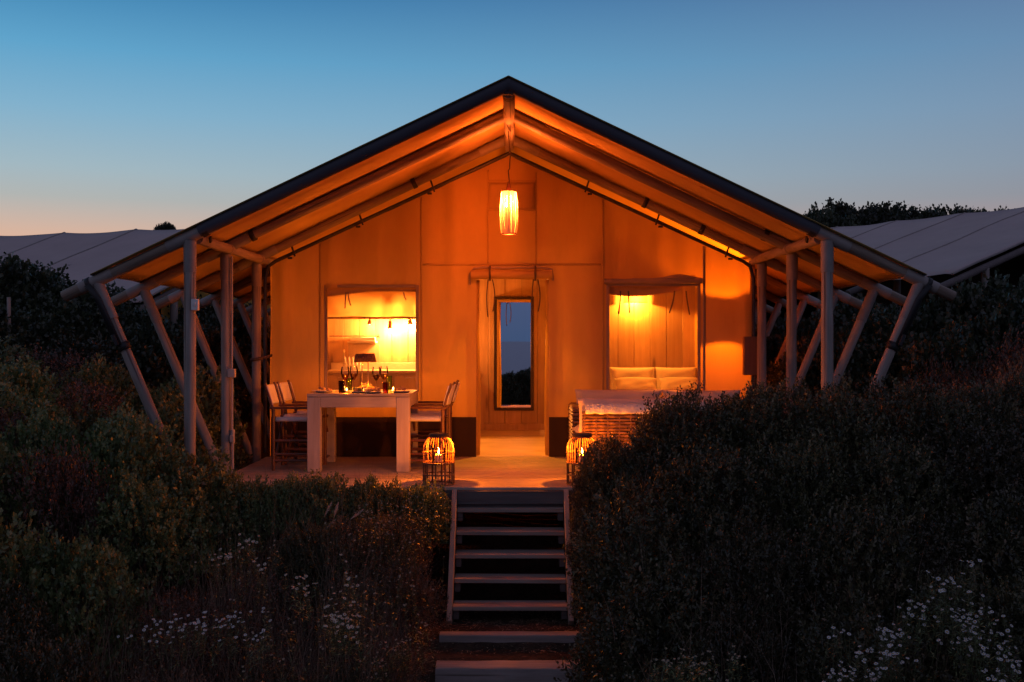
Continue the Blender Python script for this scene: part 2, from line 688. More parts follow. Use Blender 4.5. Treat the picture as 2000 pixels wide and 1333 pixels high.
M['brownbox'] = wood('brown_box', (.16, .075, .04), (.23, .11, .06), (20, 20, 2), .6, .2, knots=False)
M['bedlinen'] = plain('bed_linen', (.70, .66, .60), .9, 0, .05, 4, .35, 30)

m, t, n, l, bs = nodes_of('mirror_glass')
bs.inputs['Base Color'].default_value = (.86, .88, .90, 1)
bs.inputs['Metallic'].default_value = 1
bs.inputs['Roughness'].default_value = .012
g = tex_noise(t, .8, 2, .5, mapped(t, (1, 1, 1)))
bump(t, g.outputs['Fac'], .02, .01, bs)
M['mirror'] = m

m, t, n, l, bs = nodes_of('leopard_fabric')
vo = n.new('ShaderNodeTexVoronoi'); vo.inputs['Scale'].default_value = 75
l.new(mapped(t, (1, 1, 1)), vo.inputs['Vector'])
l.new(cramp(t, vo.outputs['Distance'], [(.25, (.03, .012, .008)), (.5, (.22, .09, .05)), (.7, (.05, .02, .012))]), bs.inputs['Base Color'])
bs.inputs['Roughness'].default_value = .9
M['leopard'] = m

# soil, terrain, sea
m, t, n, l, bs = nodes_of('dark_soil')
a = tex_noise(t, 2.5, 6, .65, mapped(t, (1, 1, 1)))
b2 = tex_noise(t, 38, 5, .7, mapped(t, (1, 1, 1)))
mxn = n.new('ShaderNodeMixRGB'); mxn.blend_type = 'MULTIPLY'; mxn.inputs[0].default_value = .8
l.new(cramp(t, a.outputs['Fac'], [(.3, (.055, .040, .030)), (.7, (.125, .085, .060))]), mxn.inputs[1])
l.new(cramp(t, b2.outputs['Fac'], [(.3, (.45, .42, .4)), (.7, (1.2, 1.15, 1.1))]), mxn.inputs[2])
l.new(mxn.outputs[0], bs.inputs['Base Color'])
bs.inputs['Roughness'].default_value = .95
bs.inputs['Specular IOR Level'].default_value = .1
bump(t, b2.outputs['Fac'], .9, .03, bs)
M['soil'] = m

m, t, n, l, bs = nodes_of('sea_water')
a = tex_noise(t, .35, 6, .6, mapped(t, (1, .45, 1)))
bs.inputs['Base Color'].default_value = (.012, .028, .05, 1)
bs.inputs['Roughness'].default_value = .22
bs.inputs['IOR'].default_value = 1.33
bump(t, a.outputs['Fac'], .7, .5, bs)
M['sea'] = m

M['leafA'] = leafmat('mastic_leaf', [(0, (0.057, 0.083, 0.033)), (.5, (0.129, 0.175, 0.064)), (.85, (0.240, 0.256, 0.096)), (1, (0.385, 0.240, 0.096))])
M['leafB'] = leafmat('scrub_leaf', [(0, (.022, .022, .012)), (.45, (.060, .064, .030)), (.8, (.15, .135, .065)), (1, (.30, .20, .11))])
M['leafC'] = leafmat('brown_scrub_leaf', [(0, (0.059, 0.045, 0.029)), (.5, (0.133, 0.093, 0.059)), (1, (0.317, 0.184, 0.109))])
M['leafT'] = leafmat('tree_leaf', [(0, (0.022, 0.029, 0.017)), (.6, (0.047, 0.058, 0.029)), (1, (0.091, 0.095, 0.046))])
M['grass'] = leafmat('dry_grass_blade', [(0, (.10, .070, .045)), (.5, (.19, .135, .085)), (1, (.34, .25, .17))], .2, .8)
M['straw'] = leafmat('straw_litter', [(0, (.14, .085, .05)), (.6, (.26, .16, .10)), (1, (.40, .28, .19))], .05, .9)

# ================================================================== terrain
CX = -0.03


def ground(x, y):
    base = interp(y, [(-60, -7.0), (-30, -3.5), (-8, -1.7), (0, -1.62), (5.0, -1.52), (6.6, -1.36), (8.2, -1.05), (9.3, -.62),
                      (10.5, -.45), (12, -.40), (17, .1), (24, 1.2), (40, 3.0), (90, 5.0), (200, 4.0)])
    side = smooth((abs(x - CX) - 2.3) / 5.5)
    amp = interp(y, [(-5, .0), (4, .35), (9, .8), (13, 1.0), (20, .8), (40, .2)])
    z = base + side * amp
    if x < -2.6:
        z += .55 * smooth((-2.6 - x) / 1.6) * interp(y, [(7.2, 0), (9.5, .75), (14, .9)])
    if x > .7:
        z += .42 * smooth((x - .7) / .9) * interp(y, [(6.0, .1), (8.4, 1), (9.3, .9), (10, .2)])
    z += .06 * fn(x * .9, y * .9, 1.3) + .02 * fn(x * 4, y * 4, 4)
    # trodden path and steps
    pathz = interp(y, [(3, -1.62), (7.6, -1.42), (7.85, -1.36), (7.95, -1.20), (8.12, -1.125), (8.24, -1.12), (8.36, -1.035),
                       (8.7, -1.01), (9.2, -.98), (9.9, -.75)])
    w = 1 - smooth((abs(x - CX) - .56) / .35)
    if y < 9.9:
        z = z * (1 - w) + (pathz + .012 * fn(x * 6, y * 6, 2)) * w
    # nothing pokes through the deck
    if 9.0 < y < 17.2 and abs(x - CX) < 3.2:
        z = min(z, -.30)
    return z


xs = sorted(set([round(v, 3) for v in lin(-10, 10, 130)] + [round(v, 3) for v in lin(-1.2, 1.2, 40)] +
                [-400, -200, -100, -60, -40, -30, -22, -17, -14, -12, 12, 14, 17, 22, 30, 40, 60, 100, 200, 400]))
ys = sorted(set([round(v, 3) for v in lin(3, 20, 110)] + [round(v, 3) for v in lin(7.5, 8.8, 40)] +
                [-60, -45, -30, -22, -16, -12, -8, -5, -3, -1, 1, 22, 25, 30, 36, 44, 55, 70, 90, 120, 200, 400]))
mb = MB()
mb.grid(lambda x, y: (x, y, ground(x, y)), xs, ys)
o = mb.build('ground', M['soil'], ang=180)
tag(o, None, None, kind='structure')

mb = MB()
mb.grid(lambda x, y: (x, y, -6.2), lin(-9000, 9000, 8), [-12000, -6000, -2500, -900, -300, -120, -45])
o = mb.build('sea', M['sea'])
tag(o, None, None, kind='structure')

# ================================================================== the lodge tent
FR = [9.27, 10.43, 11.69, 12.90, 14.10, 15.30, 16.50]
SL = .475
WY = 11.93                 # gable wall
PX = 2.785                 # post offset from the ridge line


def rz_c(ax):              # rafter centre height
    return 3.535 - SL * ax


tent = thing('lodge_tent', 'large glowing canvas lodge tent on round timber poles above the stairs', 'tent', (CX, WY, 0))


def X(ax, s):
    return CX + s * ax


sd = 0
for k, y in enumerate(FR):
    for s in (-1, 1):
        sd += 1
        # rafter
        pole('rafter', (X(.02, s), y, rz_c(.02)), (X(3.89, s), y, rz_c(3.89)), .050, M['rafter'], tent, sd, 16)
        # post
        zb = ground(X(PX, s), y) - .25
        po = pole('post', (X(PX, s), y, min(zb, -.5)), (X(PX, s), y, 2.165), .051, M['pole'], tent, sd + 40, 16)
        if k < 4:
            mb = MB()
            mb.cyl((X(PX, s), y, 1.90), (X(PX, s), y, 2.175), .0555, n=18)
            mb.build('sleeve', M['sleeve'], tent)
            # sleeve where rafter meets post and rafter meets brace
            for a0, a1 in ((2.56, 2.98), (3.46, 3.74)):
                mb = MB()
                mb.cyl((X(a0, s), y, rz_c(a0)), (X(a1, s), y, rz_c(a1)), .0545, n=18)
                mb.build('sleeve', M['sleeve'], tent)
        # brace
        pb, pt = Vector((X(2.835, s), y, .02)), Vector((X(3.60, s), y, rz_c(3.60)))
        pole('brace', pb, pt, .045, M['pole'], tent, sd + 80, 14)
        if k < 3:
            d = (pt - pb).normalized()
            mb = MB()
            mb.cyl(pt - d * .36, pt - d * .02, .0495, n=18)
            mb.build('sleeve', M['sleeve'], tent)
        if k < 5:
            # apex sleeve
            mb = MB()
            mb.cyl((X(.03, s), y, rz_c(.03)), (X(.33, s), y, rz_c(.33)), .0545, n=18)
            mb.build('sleeve', M['sleeve'], tent)

# ridge pole and eave purlins, piece by piece between the frames
for k in range(len(FR) - 1):
    y0, y1 = FR[k] + (.045 if k == 0 else .0), FR[k + 1]
    pole('ridge_pole', (CX, y0 - (.02 if k == 0 else -.01), 3.480), (CX, y1 - .01, 3.480), .052, M['pole'], tent, 200 + k, 18)
    for s in (-1, 1):
        pole('purlin', (X(2.735, s), y0 + .03, 2.200), (X(2.735, s), y1 - .03, 2.200), .046, M['pole'], tent, 210 + k + 10 * s, 16)
        mb = MB()
        mb.cyl((X(2.735, s), y1 - .10, 2.200), (X(2.735, s), y1 - .005, 2.200), .0505, n=16)
        mb.build('collar', M['sleeve'], tent)
# black strap round the ridge end
mb = MB()
for dy in (.075, .13):
    pts = []
    for i in range(19):
        t = 2 * math.pi * i / 18
        pts.append((CX + .057 * math.sin(t), FR[0] + dy, 3.480 + .057 * math.cos(t)))
    mb.ribbon(pts, .028, (0, 1, 0))
mb.box((CX, FR[0] - .005, 3.475), (.085, .05, .05), bev=.006)
mb.tube([(CX - .17, FR[0] + .05, 3.47), (CX, FR[0] + .02, 3.462), (CX + .17, FR[0] + .05, 3.475)], .008, 6)
mb.build('strap', M['black'], tent)


# roof canvas: two slopes
def roof_z(ax, y):
    # slack between the frames, and a scalloped eave
    k = 0
    while k < len(FR) - 1 and y > FR[k + 1]:
        k += 1
    t = 0 if y < FR[0] else (y - FR[k]) / ((FR[k + 1] - FR[k]) if k < len(FR) - 1 else 1.2)
    sag = math.sin(math.pi * max(0, min(1, t)))
    return 3.602 - SL * ax - .022 * sag * smooth(ax / .5) + .006 * fn(ax * 2.2, y * 2.5, 7) * sag


for s in (-1, 1):
    def fnr(u, y):
        k = 0
        while k < len(FR) - 2 and y > FR[k + 1]:
            k += 1
        t = (y - FR[k]) / (FR[k + 1] - FR[k])
        sc_ = .055 * math.sin(math.pi * max(0, min(1, t))) * smooth((u - 2.6) / .9)
        ax = u - sc_
        return (X(max(ax, .0), s), y, roof_z(ax, y))
    mb = MB()
    mb.grid(fnr, [0, .03, .08] + lin(.2, 3.63, 27), lin(9.20, 16.6, 74))
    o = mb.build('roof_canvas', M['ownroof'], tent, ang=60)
    md = o.modifiers.new('thickness', 'SOLIDIFY'); md.thickness = .004; md.offset = 1
    # hem cord along the eave and the front edge
    mb = MB()
    mb.tube([fnr(3.63, y) for y in lin(9.22, 16.5, 70)], .010, 6)
    mb.build('hem', M['edge'], tent)
    mb = MB()
    pts = [(X(a, s), 9.345, 3.578 - SL * a + .006 * math.sin(a * 9)) for a in lin(.15, 2.7, 40)]
    mb.tube(pts, .011, 6)
    mb.build('hem', M['ownroof'], tent)
    # dark canvas wrapped over the front rafter, from the apex down past the post
    mb = MB()
    nn = 18
    pts, rs = [], []
    for a in lin(-.02, 2.70, 40):
        pts.append((X(a, s), 9.262, rz_c(a) + .006))
        rs.append(.0575 + .0015 * fn(a * 3, s, 3))
    mb.tube(pts, rs, nn)
    mb.build('edge_sleeve', M['edge'], tent)
    # seams on the underside of the roof
    for yy in (9.86, 11.05):
        mb = MB()
        mb.ribbon([(X(a, s), yy, roof_z(a, yy) - .004) for a in lin(.1, 3.35, 30)], .035, (0, 1, 0))
        mb.build('roof_seam', M['ownroof'], tent)
    # little dark tabs under the roof, along the front
    for a in (1.02, 1.62, 2.18, 2.44) if s < 0 else (.78, 1.44, 1.98, 2.42, 2.52):
        mb = MB()
        mb.box((X(a, s), 9.47, roof_z(a, 9.47) - .015), (.055, .03, .014), Matrix.Rotation(s * math.atan(SL), 3, 'Y'), .004)
        mb.build('tab', M['black'], tent)
    # big webbing straps at the post joints
    mb = MB()
    for a in (2.66,):
        c = Vector((X(a, s), FR[0], rz_c(a)))
        dd = Vector((s * 1, 0, -SL)).normalized()
        up = Vector((s * SL, 0, 1)).normalized()
        pts = [c + (up * math.cos(t) + Vector((0, 1, 0)) * math.sin(t)) * .0615 for t in lin(0, 2 * math.pi, 20)]
        mb.ribbon(pts, .055, dd)
    mb.build('strap', M['black'], tent)
    # strap at the foot of the front rafter, down to the brace
    mb = MB()
    a = 3.66
    c = Vector((X(a, s), FR[0], rz_c(a)))
    dd = Vector((s * 1, 0, -SL)).normalized()
    up = Vector((s * SL, 0, 1)).normalized()
    pts = [c + (up * math.cos(t) + Vector((0, 1, 0)) * math.sin(t)) * .0585 for t in lin(0, 2 * math.pi, 20)]
    mb.ribbon(pts, .04, dd)
    d = (Vector((X(3.60, s), FR[0], rz_c(3.60))) - Vector((X(2.835, s), FR[0], .02))).normalized()
    side = Vector((s * d.z * s, 0, -d.x * s)) if False else Vector((0, 1, 0)).cross(d).normalized() * (1 if s > 0 else -1)
    pa = Vector((X(3.66, s), FR[0] - .060, rz_c(3.66) - .01))
    pm_ = Vector((X(3.60, s), FR[0] - .055, rz_c(3.60))) - d * .16 + side * .03
    pb_ = Vector((X(3.60, s), FR[0] - .049, rz_c(3.60))) - d * .60 + side * .022
    mb.ribbon([pa, pm_, pb_], .052, side)
    mb.ribbon([p_ + Vector((0, .03, 0)) + side * .035 for p_ in (pm_, pb_)], .05, (0, 1, 0))
    pts = [Vector((X(3.60, s), FR[0], rz_c(3.60))) - d * .62 + (side * math.cos(t) + Vector((0, 1, 0)) * math.sin(t)) * .0485 for t in lin(0, 2 * math.pi, 18)]
    mb.ribbon(pts, .07, d)
    mb.box(pb_ + d * .05 + side * .012, (.03, .05, .10), Matrix.Rotation(math.atan2(d.x, d.z), 3, 'Y'), .005)
    o = mb.build('strap', M['black'], tent)
    md = o.modifiers.new('thickness', 'SOLIDIFY'); md.thickness = .003; md.offset = 1
    # other small black straps on the inner rafters
    for (k, a) in ((1, 2.52), (2, 1.50 if s > 0 else 1.05), (2, 2.12)):
        if s < 0 and (k, a) == (2, 2.12):
            continue
        mb = MB()
        c = Vector((X(a, s), FR[k], rz_c(a)))
        pts = [c + (up * math.cos(t) + Vector((0, 1, 0)) * math.sin(t)) * .0535 for t in lin(0, 2 * math.pi, 18)]
        mb.ribbon(pts, .05, dd)
        o = mb.build('strap', M['black'], tent)
        md = o.modifiers.new('thickness', 'SOLIDIFY'); md.thickness = .004; md.offset = 1
    # black strap box on the front end of the purlin
    mb = MB()
    mb.box((X(2.66, s), FR[0] + .19, 2.205), (.02, .05, .05), Matrix.Rotation(R(30), 3, 'X'), .004)
    mb.build('buckle', M['black'], tent)
    # thin dark hanging rail below the third rafter with hooks
    ry = WY - .05

    def rail_z(a):
        return 3.405 - .462 * a
    mb = MB()
    mb.tube([(X(.0, s), ry, rail_z(0)), (X(1.2, s), ry, rail_z(1.2)), (X(2.62, s), ry, rail_z(2.62)), (X(2.70, s), ry, rail_z(2.75)),
             (X(2.735, s), ry, 2.0), (X(2.735, s), ry, .05)], .021, 8)
    mb.build('hanging_rail', M['darkmetal'], tent)
    for a in ((.86, 1.66, 2.42) if s < 0 else (.87, 1.66, 2.44)):
        mb = MB()
        z = rail_z(a)
        mb.box((X(a, s), ry - .022, z + .03), (.02, .012, .15), Matrix.Rotation(s * R(18), 3, 'Y'), .003)
        mb.box((X(a + .03, s), ry - .03, z - .06), (.05, .04, .022), None, .004)
        mb.box((X(a, s), ry - .02, z), (.05, .05, .03), Matrix.Rotation(s * math.atan(SL), 3, 'Y'), .004)
        mb.build('hook', M['darkmetal'], tent)


# gable wall: panels between the seams
def top_z(x):
    return 3.385 - .458 * abs(x - CX)


WIN = {-1: (-2.074, -1.083, .755, 1.900), 1: (1.094, 2.085, .755, 1.915)}
DOOR = (-.403, .415, 0.0, 2.0)


def wall_y(x, z):
    fold = (.017 * math.sin(x * 13 + .5 * math.sin(z * 2)) + .012 * math.sin(x * 23 + 1)) * smooth((z - .9) / 1.3) * (1.2 if x < -.3 else .35)
    fold += .02 * smooth((-2.35 - x) / .3) * math.sin(x * 30)
    fold += .02 * smooth((x - 2.45) / .25) * math.sin(x * 28 + .5)
    return WY + fold + .012 * fn(x * 1.6, z * .8, 5) + .008 * fn(x * 7, z * 1.4, 9) + .004 * fn(x * 3 + z * 9, z * 4 - x * 6, 2)


def panel(name, x0, x1, z0, z1, hole=None, step=.045, mat='canvas', dy=0.0, parent=None):
    xx = sorted(set([round(v, 4) for v in lin(x0, x1, max(2, int((x1 - x0) / step)))] + ([hole[0], hole[1]] if hole else [])))
    zt = z1 if z1 is not None else 2.19
    zz = sorted(set([round(v, 4) for v in lin(z0, zt, max(2, int((zt - z0) / .08)))] + ([hole[2], hole[3]] if hole else [])))
    rows = [('a', v) for v in zz]
    if z1 is None:
        rows += [('f', v) for v in lin(0, 1, 14)[1:]]

    def f(x, r):
        z = r[1] if r[0] == 'a' else 2.19 + r[1] * (top_z(x) - 2.19)
        if z1 is None and r[0] == 'a':
            z = min(z, top_z(x))
        return (x, wall_y(x, z) + dy, z)
    mbp = MB()
    P = [f(x, r) for x in xx for r in rows]
    nv = len(rows)
    fs = []
    for i in range(len(xx) - 1):
        for j in range(nv - 1):
            cxm = (xx[i] + xx[i + 1]) / 2
            czm = (P[i * nv + j][2] + P[i * nv + j + 1][2]) / 2
            if hole and hole[0] < cxm < hole[1] and hole[2] < czm < hole[3]:
                continue
            fs.append((i * nv + j, (i + 1) * nv + j, (i + 1) * nv + j + 1, i * nv + j + 1))
    mbp._add(P, fs)
    return mbp.build(name, M[mat], parent or tent, ang=60)


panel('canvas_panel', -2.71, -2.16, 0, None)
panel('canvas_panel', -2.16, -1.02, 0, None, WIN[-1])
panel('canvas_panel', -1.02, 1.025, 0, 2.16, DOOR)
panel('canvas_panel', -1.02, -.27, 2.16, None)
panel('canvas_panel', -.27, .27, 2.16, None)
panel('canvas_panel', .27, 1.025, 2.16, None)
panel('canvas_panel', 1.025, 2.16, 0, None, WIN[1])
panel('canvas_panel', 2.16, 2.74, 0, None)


def vseam(x, z0, z1, w=.022, dy=-.0022, mat='canvas', name='seam'):
    mbs = MB()
    mbs.ribbon([(x, wall_y(x, z) + dy, z) for z in lin(z0, z1, 24)], w, (1, 0, 0))
    o_ = mbs.build(name, M[mat], tent)
    md_ = o_.modifiers.new('thickness', 'SOLIDIFY'); md_.thickness = .0012; md_.offset = 1
    return o_


def hseam(x0, x1, z, w=.022, dy=-.0022, mat='canvas', name='seam'):
    mbs = MB()
    mbs.ribbon([(x, wall_y(x, z) + dy, z) for x in lin(x0, x1, 40)], w, (0, 0, 1))
    o_ = mbs.build(name, M[mat], tent)
    md_ = o_.modifiers.new('thickness', 'SOLIDIFY'); md_.thickness = .0012; md_.offset = 1
    return o_


for x in (-2.16, -1.02, 1.025):
    vseam(x, .45, top_z(x) - .01)
vseam(2.16, .45, top_z(2.16) - .01, .030, -.006, 'trim')
for x in (-.27, .27):
    vseam(x, 2.17, top_z(x) - .05)
hseam(-1.0, 1.0, 2.16)
# vent flap below the apex
mb = MB()
mb.grid(lambda x, z: (x, wall_y(x, z) - .010 - .006 * math.sin(x * 14), z), lin(-.26, .26, 14), lin(2.78, 3.08, 8))
o = mb.build('vent_flap', M['canvas'], tent)
md = o.modifiers.new('thickness', 'SOLIDIFY'); md.thickness = .005
hseam(-.27, .27, 3.10, .02, -.016)
hseam(-.27, .27, 2.775, .02, -.016)
# dark skirt
for x0, x1 in ((-2.71, DOOR[0]), (DOOR[1], 2.74)):
    mb = MB()
    mb.grid(lambda x, z: (x, wall_y(x, z) - .012 - .010 * (1 - z / .445) - .006 * fn(x * 4, z * 3, 2), z), lin(x0, x1, 40), lin(.0, .445, 6))
    mb.build('skirt', M['skirt'], tent)

# side and rear walls
for s in (-1, 1):
    mb = MB()
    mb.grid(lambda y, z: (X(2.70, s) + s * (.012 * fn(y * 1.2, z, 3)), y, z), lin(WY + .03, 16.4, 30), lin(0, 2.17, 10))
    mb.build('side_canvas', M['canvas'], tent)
mb = MB()
mb.grid(lambda x, f: (x, 16.45, f * (3.50 - SL * abs(x - CX))), lin(-2.72, 2.72, 30), lin(0, 1, 10))
mb.build('rear_canvas', M['canvas'], tent)

# windows: frame, screen and rolled flap
for s in (-1, 1):
    x0, x1, z0, z1 = WIN[s]
    y = WY - .012
    w = MB()
    wd = .034
    w.box((x0 - wd / 2, y, (z0 + z1) / 2), (wd, .012, z1 - z0 + .06), bev=.003)
    w.box((x1 + wd / 2, y, (z0 + z1) / 2), (wd, .012, z1 - z0 + .06), bev=.003)
    w.box(((x0 + x1) / 2, y - .002, z1 + wd / 2), (x1 - x0 - .002, .012, wd), bev=.003)
    w.box(((x0 + x1) / 2, y - .002, z0 - wd / 2), (x1 - x0 - .002, .012, wd), bev=.003)
    wo = w.build('window', M['trim'], tent)
    mb = MB()
    mb.grid(lambda x, z: (x, WY + .02 + .008 * fn(x * 3, z * 3, 1), z), lin(x0, x1, 12), lin(z0, z1, 12))
    mb.build('screen', M['screen'], wo)
    # rolled or loosely tucked flap hanging over the head of the window, inside
    mb = MB()
    if s > 0:
        low = lambda x: z1 - .075 - .035 * math.sin((x - x0) * 4.2 + .4) + .06 * smooth((x - 1.85) / .12)
    else:
        low = lambda x: z1 - .10 + .075 * smooth((x - x0) / .9) + .02 * math.sin((x - x0) * 5)
    mb.grid(lambda x, f: (x, WY + .05 + .018 * math.sin(f * 3.1) + .01 * fn(x * 5, f * 2, 3), z1 + .03 + (low(x) - z1 - .03) * f), lin(x0 - .03, x1 + .03, 30), lin(0, 1, 8))
    o = mb.build('flap', M['canvas'], wo)
    md = o.modifiers.new('thickness', 'SOLIDIFY'); md.thickness = .006
    # rolled storm flap above the window, outside
    if s > 0:
        mb = MB()
        pts = [(x, WY - .035, z1 + .055 + .012 * fn(x * 4, 0, 2)) for x in lin(x0 - .06, x1 + .05, 24)]
        mb.tube(pts, [.030 + .008 * fn(p[0] * 6, 1, 1) for p in pts], 10)
        pts2 = [(x, WY - .03, z1 + .075 + .022 * math.exp(-((x - 1.88) / .16) ** 2)) for x in lin(1.35, x1 + .04, 20)]
        mb.tube(pts2, [.016 + .022 * math.exp(-((p[0] - 1.88) / .16) ** 2) for p in pts2], 8)
        mb.build('rolled_flap', M['trim'], wo)
        ties = [(x0 + .13, .26, -.02), (x0 + .22, .25, .012), (x0 + .74, .25, -.06), (x0 + .87, .27, .04)]
    else:
        ties = [(x0 + .20, .18, -.01), (x0 + .225, .15, .03), (x1 - .14, .09, .03)]
    for (tx, tl, dx) in ties:
        mb = MB()
        mb.ribbon([(tx + dx * (f ** 1.5), WY + .03 - .015 * math.sin(f * 3), z1 - .05 - tl * f) for f in lin(0, 1, 8)], .016, (1, .3, 0))
        o = mb.build('tie', M['strapbrown'] if s > 0 else M['trim'], wo)
        md = o.modifiers.new('thickness', 'SOLIDIFY'); md.thickness = .003

# door: rolled canvas, jamb edges, toggles
dr = MB()
x0, x1 = DOOR[0], DOOR[1]
pts = [(x, WY - .055 + .006 * fn(x * 5, 2, 2), 2.045 + .008 * fn(x * 3, 4, 1)) for x in lin(x0 - .055, x1 + .035, 26)]
dr.tube(pts, [.050 + .004 * fn(p[0] * 8, 3, 3) for p in pts], 14)
dro = dr.build('door_roll', M['canvas'], tent)
mb = MB()
mb.tube([(x0 - .07, WY - .02, 1.93), (x0 - .068, WY - .03, 2.05), (x0 - .02, WY - .05, 2.115), (x0 + .1, WY - .06, 2.122), (.0, WY - .06, 2.117),
         (x1 - .1, WY - .06, 2.122), (x1 + .03, WY - .05, 2.10), (x1 + .045, WY - .02, 1.98)], .014, 8)
mb.build('piping', M['trim'], dro)
for tx in (x0 + .155, x1 - .155):
    mb = MB()
    mb.ribbon([(tx, WY - .02, 2.15), (tx, WY - .10, 2.125), (tx, WY - .112, 2.05), (tx, WY - .085, 1.99), (tx, WY - .03, 1.975)], .024, (1, 0, 0))
    mb.ribbon([(tx - .02 - .015 * math.sin(f * 3), WY - .06, 1.99 - .42 * f) for f in lin(0, 1, 10)], .013, (1, .2, 0))
    mb.ribbon([(tx + .03 + .025 * math.sin(f * 3), WY - .05, 1.99 - .36 * f) for f in lin(0, 1, 10)], .013, (1, -.3, 0))
    o = mb.build('strap', M['strapbrown'], dro)
    md = o.modifiers.new('thickness', 'SOLIDIFY'); md.thickness = .003
for s, xx_ in ((-1, x0), (1, x1)):
    mb = MB()
    # the door panel edge folded back inwards
    mb.grid(lambda f, z: (xx_ - s * (.035 * math.sin(f * 2.4) + .012 * math.sin(z * 3) * f), WY + .01 + .16 * f, z), lin(0, 1, 8), lin(.01, 1.99, 20))
    o = mb.build('door_jamb', M['canvas'], tent)
    md = o.modifiers.new('thickness', 'SOLIDIFY'); md.thickness = .004

# webbing band tying the left wall edge to the third post
mb = MB()
c = Vector((X(PX, -1), FR[2], 1.10))
mb.ribbon([c + Vector((math.cos(t), math.sin(t), .15 * math.cos(t))) * .066 for t in lin(0, 2 * math.pi, 18)], .035, (0, 0, 1))
mb.ribbon([c + Vector((.06, .02, .01)), c + Vector((.11, .12, .03)), (-2.70, WY, 1.14)], .03, (0, 0, 1))
o = mb.build('tie_band', M['strapbrown'], tent)
md = o.modifiers.new('thickness', 'SOLIDIFY'); md.thickness = .004

# ------------------------------------------------------------------ deck, inner floor, partition
deck = thing('deck', 'pale grooved timber deck in front of the tent wall', 'deck', (CX, 9.43, 0))
pitch = .1465
y = 9.43
i = 0
while y < WY - .05:
    w_ = min(pitch - .009, WY - y)
    mb = MB()
    jx = 0.01 * fn(i * 3.3, 1, 1)
    mb.box((CX + jx, y + w_ / 2, -.0145 + .0012 * fn(i * 1.7, 5, 5)), (5.46, w_, .028), bev=.004)
    for g_ in range(1, 8):
        pass
    mb.build('plank', M['deck'], deck)
    y += pitch; i += 1
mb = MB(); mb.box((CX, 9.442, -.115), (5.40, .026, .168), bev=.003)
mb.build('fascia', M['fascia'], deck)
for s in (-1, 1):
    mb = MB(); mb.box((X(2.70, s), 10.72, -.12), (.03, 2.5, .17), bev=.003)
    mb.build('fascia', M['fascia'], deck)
for px_ in (-2.4, -.9, .9, 2.4):
    for py_ in (9.62, 11.4):
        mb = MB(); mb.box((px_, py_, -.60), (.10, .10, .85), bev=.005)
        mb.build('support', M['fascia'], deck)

floor = thing('floor', None, None, (CX, 13.7, 0))
floor['kind'] = 'structure'
y = WY + .004
i = 0
while y < 15.56:
    mb = MB(); mb.box((CX, y + .0925, -.012), (5.38, .182, .024), bev=.003)
    mb.build('plank', M['floor'], floor)
    y += .185
PY = 15.50
part = thing('partition_wall', 'pine board partition wall standing inside the tent', 'wall', (CX, PY, 0))
xw = -2.70
k = 0
while xw < 2.66:
    w_ = .236
    mb = MB(); mb.box((xw + w_ / 2, PY + .012 + .002 * (k % 2), 1.18), (w_ - .005, .022, 2.36), bev=.003)
    mb.build('plank', M['pine'], part)
    xw += w_; k += 1
mb = MB(); mb.box((CX, PY - .006, .045), (5.3, .014, .09), bev=.003)
mb.build('skirting', M['pine'], part)
# short partition between hall and bedroom, seen nearly edge-on
hall = thing('hall_wall', 'narrow pine wall beside the door opening, seen nearly edge-on', 'wall', (.50, 13.9, 0))
for k in range(14):
    mb = MB(); mb.box((.515, 12.45 + .11 + .2175 * k, 1.1), (.024, .2135, 2.2), bev=.003)
    mb.build('plank', M['pine'], hall)
for (nm_, zc, hh, yy, lab) in (('light_switch', 1.28, .20, 14.2, 'pale upright switch plate on the narrow hall wall'),
                               ('wall_socket', 1.02, .10, 13.7, 'pale square socket on the hall wall below the switch plate')):
    mb = MB()
    mb.box((.478, yy, zc), (.044, .09, hh), bev=.010)
    mb.box((.453, yy, zc), (.010, .045, hh * .5), bev=.003)
    single(nm_, mb, M['white'], lab, nm_.split('_')[1], (.50, yy, zc))
mb = MB()
mb.lathe([(0, 0), (.05, .002), (.075, .02), (.082, .05), (.07, .06)], (0, 0, 0), 18)
rot = Matrix.Rotation(R(-90), 3, 'Y')
mb.v = [tuple(rot @ Vector(p) + Vector((.503, 13.8, .44))) for p in mb.v]
single('wall_fitting', mb, M['white'], 'round pale fitting low on the hall wall', 'fitting', (.503, 13.8, .44))

# ------------------------------------------------------------------ mirror
mir = thing('mirror', 'tall dark-framed mirror on the pine wall reflecting sky and sea', 'mirror', (.03, PY - .03, .285), rz=0)
mw, mh = .585, 1.665
mz = .285 + mh / 2
mx0 = (1003.5 - 1000) / F_PX * PY
mb = MB()
fw = .045
for (cx_, cz_, sx_, sz_) in ((mx0 - mw / 2 + fw / 2, mz, fw, mh), (mx0 + mw / 2 - fw / 2, mz, fw, mh),
                             (mx0, mz + mh / 2 - fw / 2, mw - 2 * fw - .001, fw), (mx0, mz - mh / 2 + fw / 2, mw - 2 * fw - .001, fw)):
    mb.box((cx_, PY - .018, cz_), (sx_, .034, sz_), bev=.004)
mb.build('frame', M['mirrorframe'], mir)
mb = MB()
ra = R(1.4)
mb.box((mx0, PY - .014, mz), (mw - 2 * fw + .01, .004, mh - 2 * fw + .01), Matrix.Rotation(-ra, 3, 'Z'))
mb.build('glass', M['mirror'], mir, smooth=False)

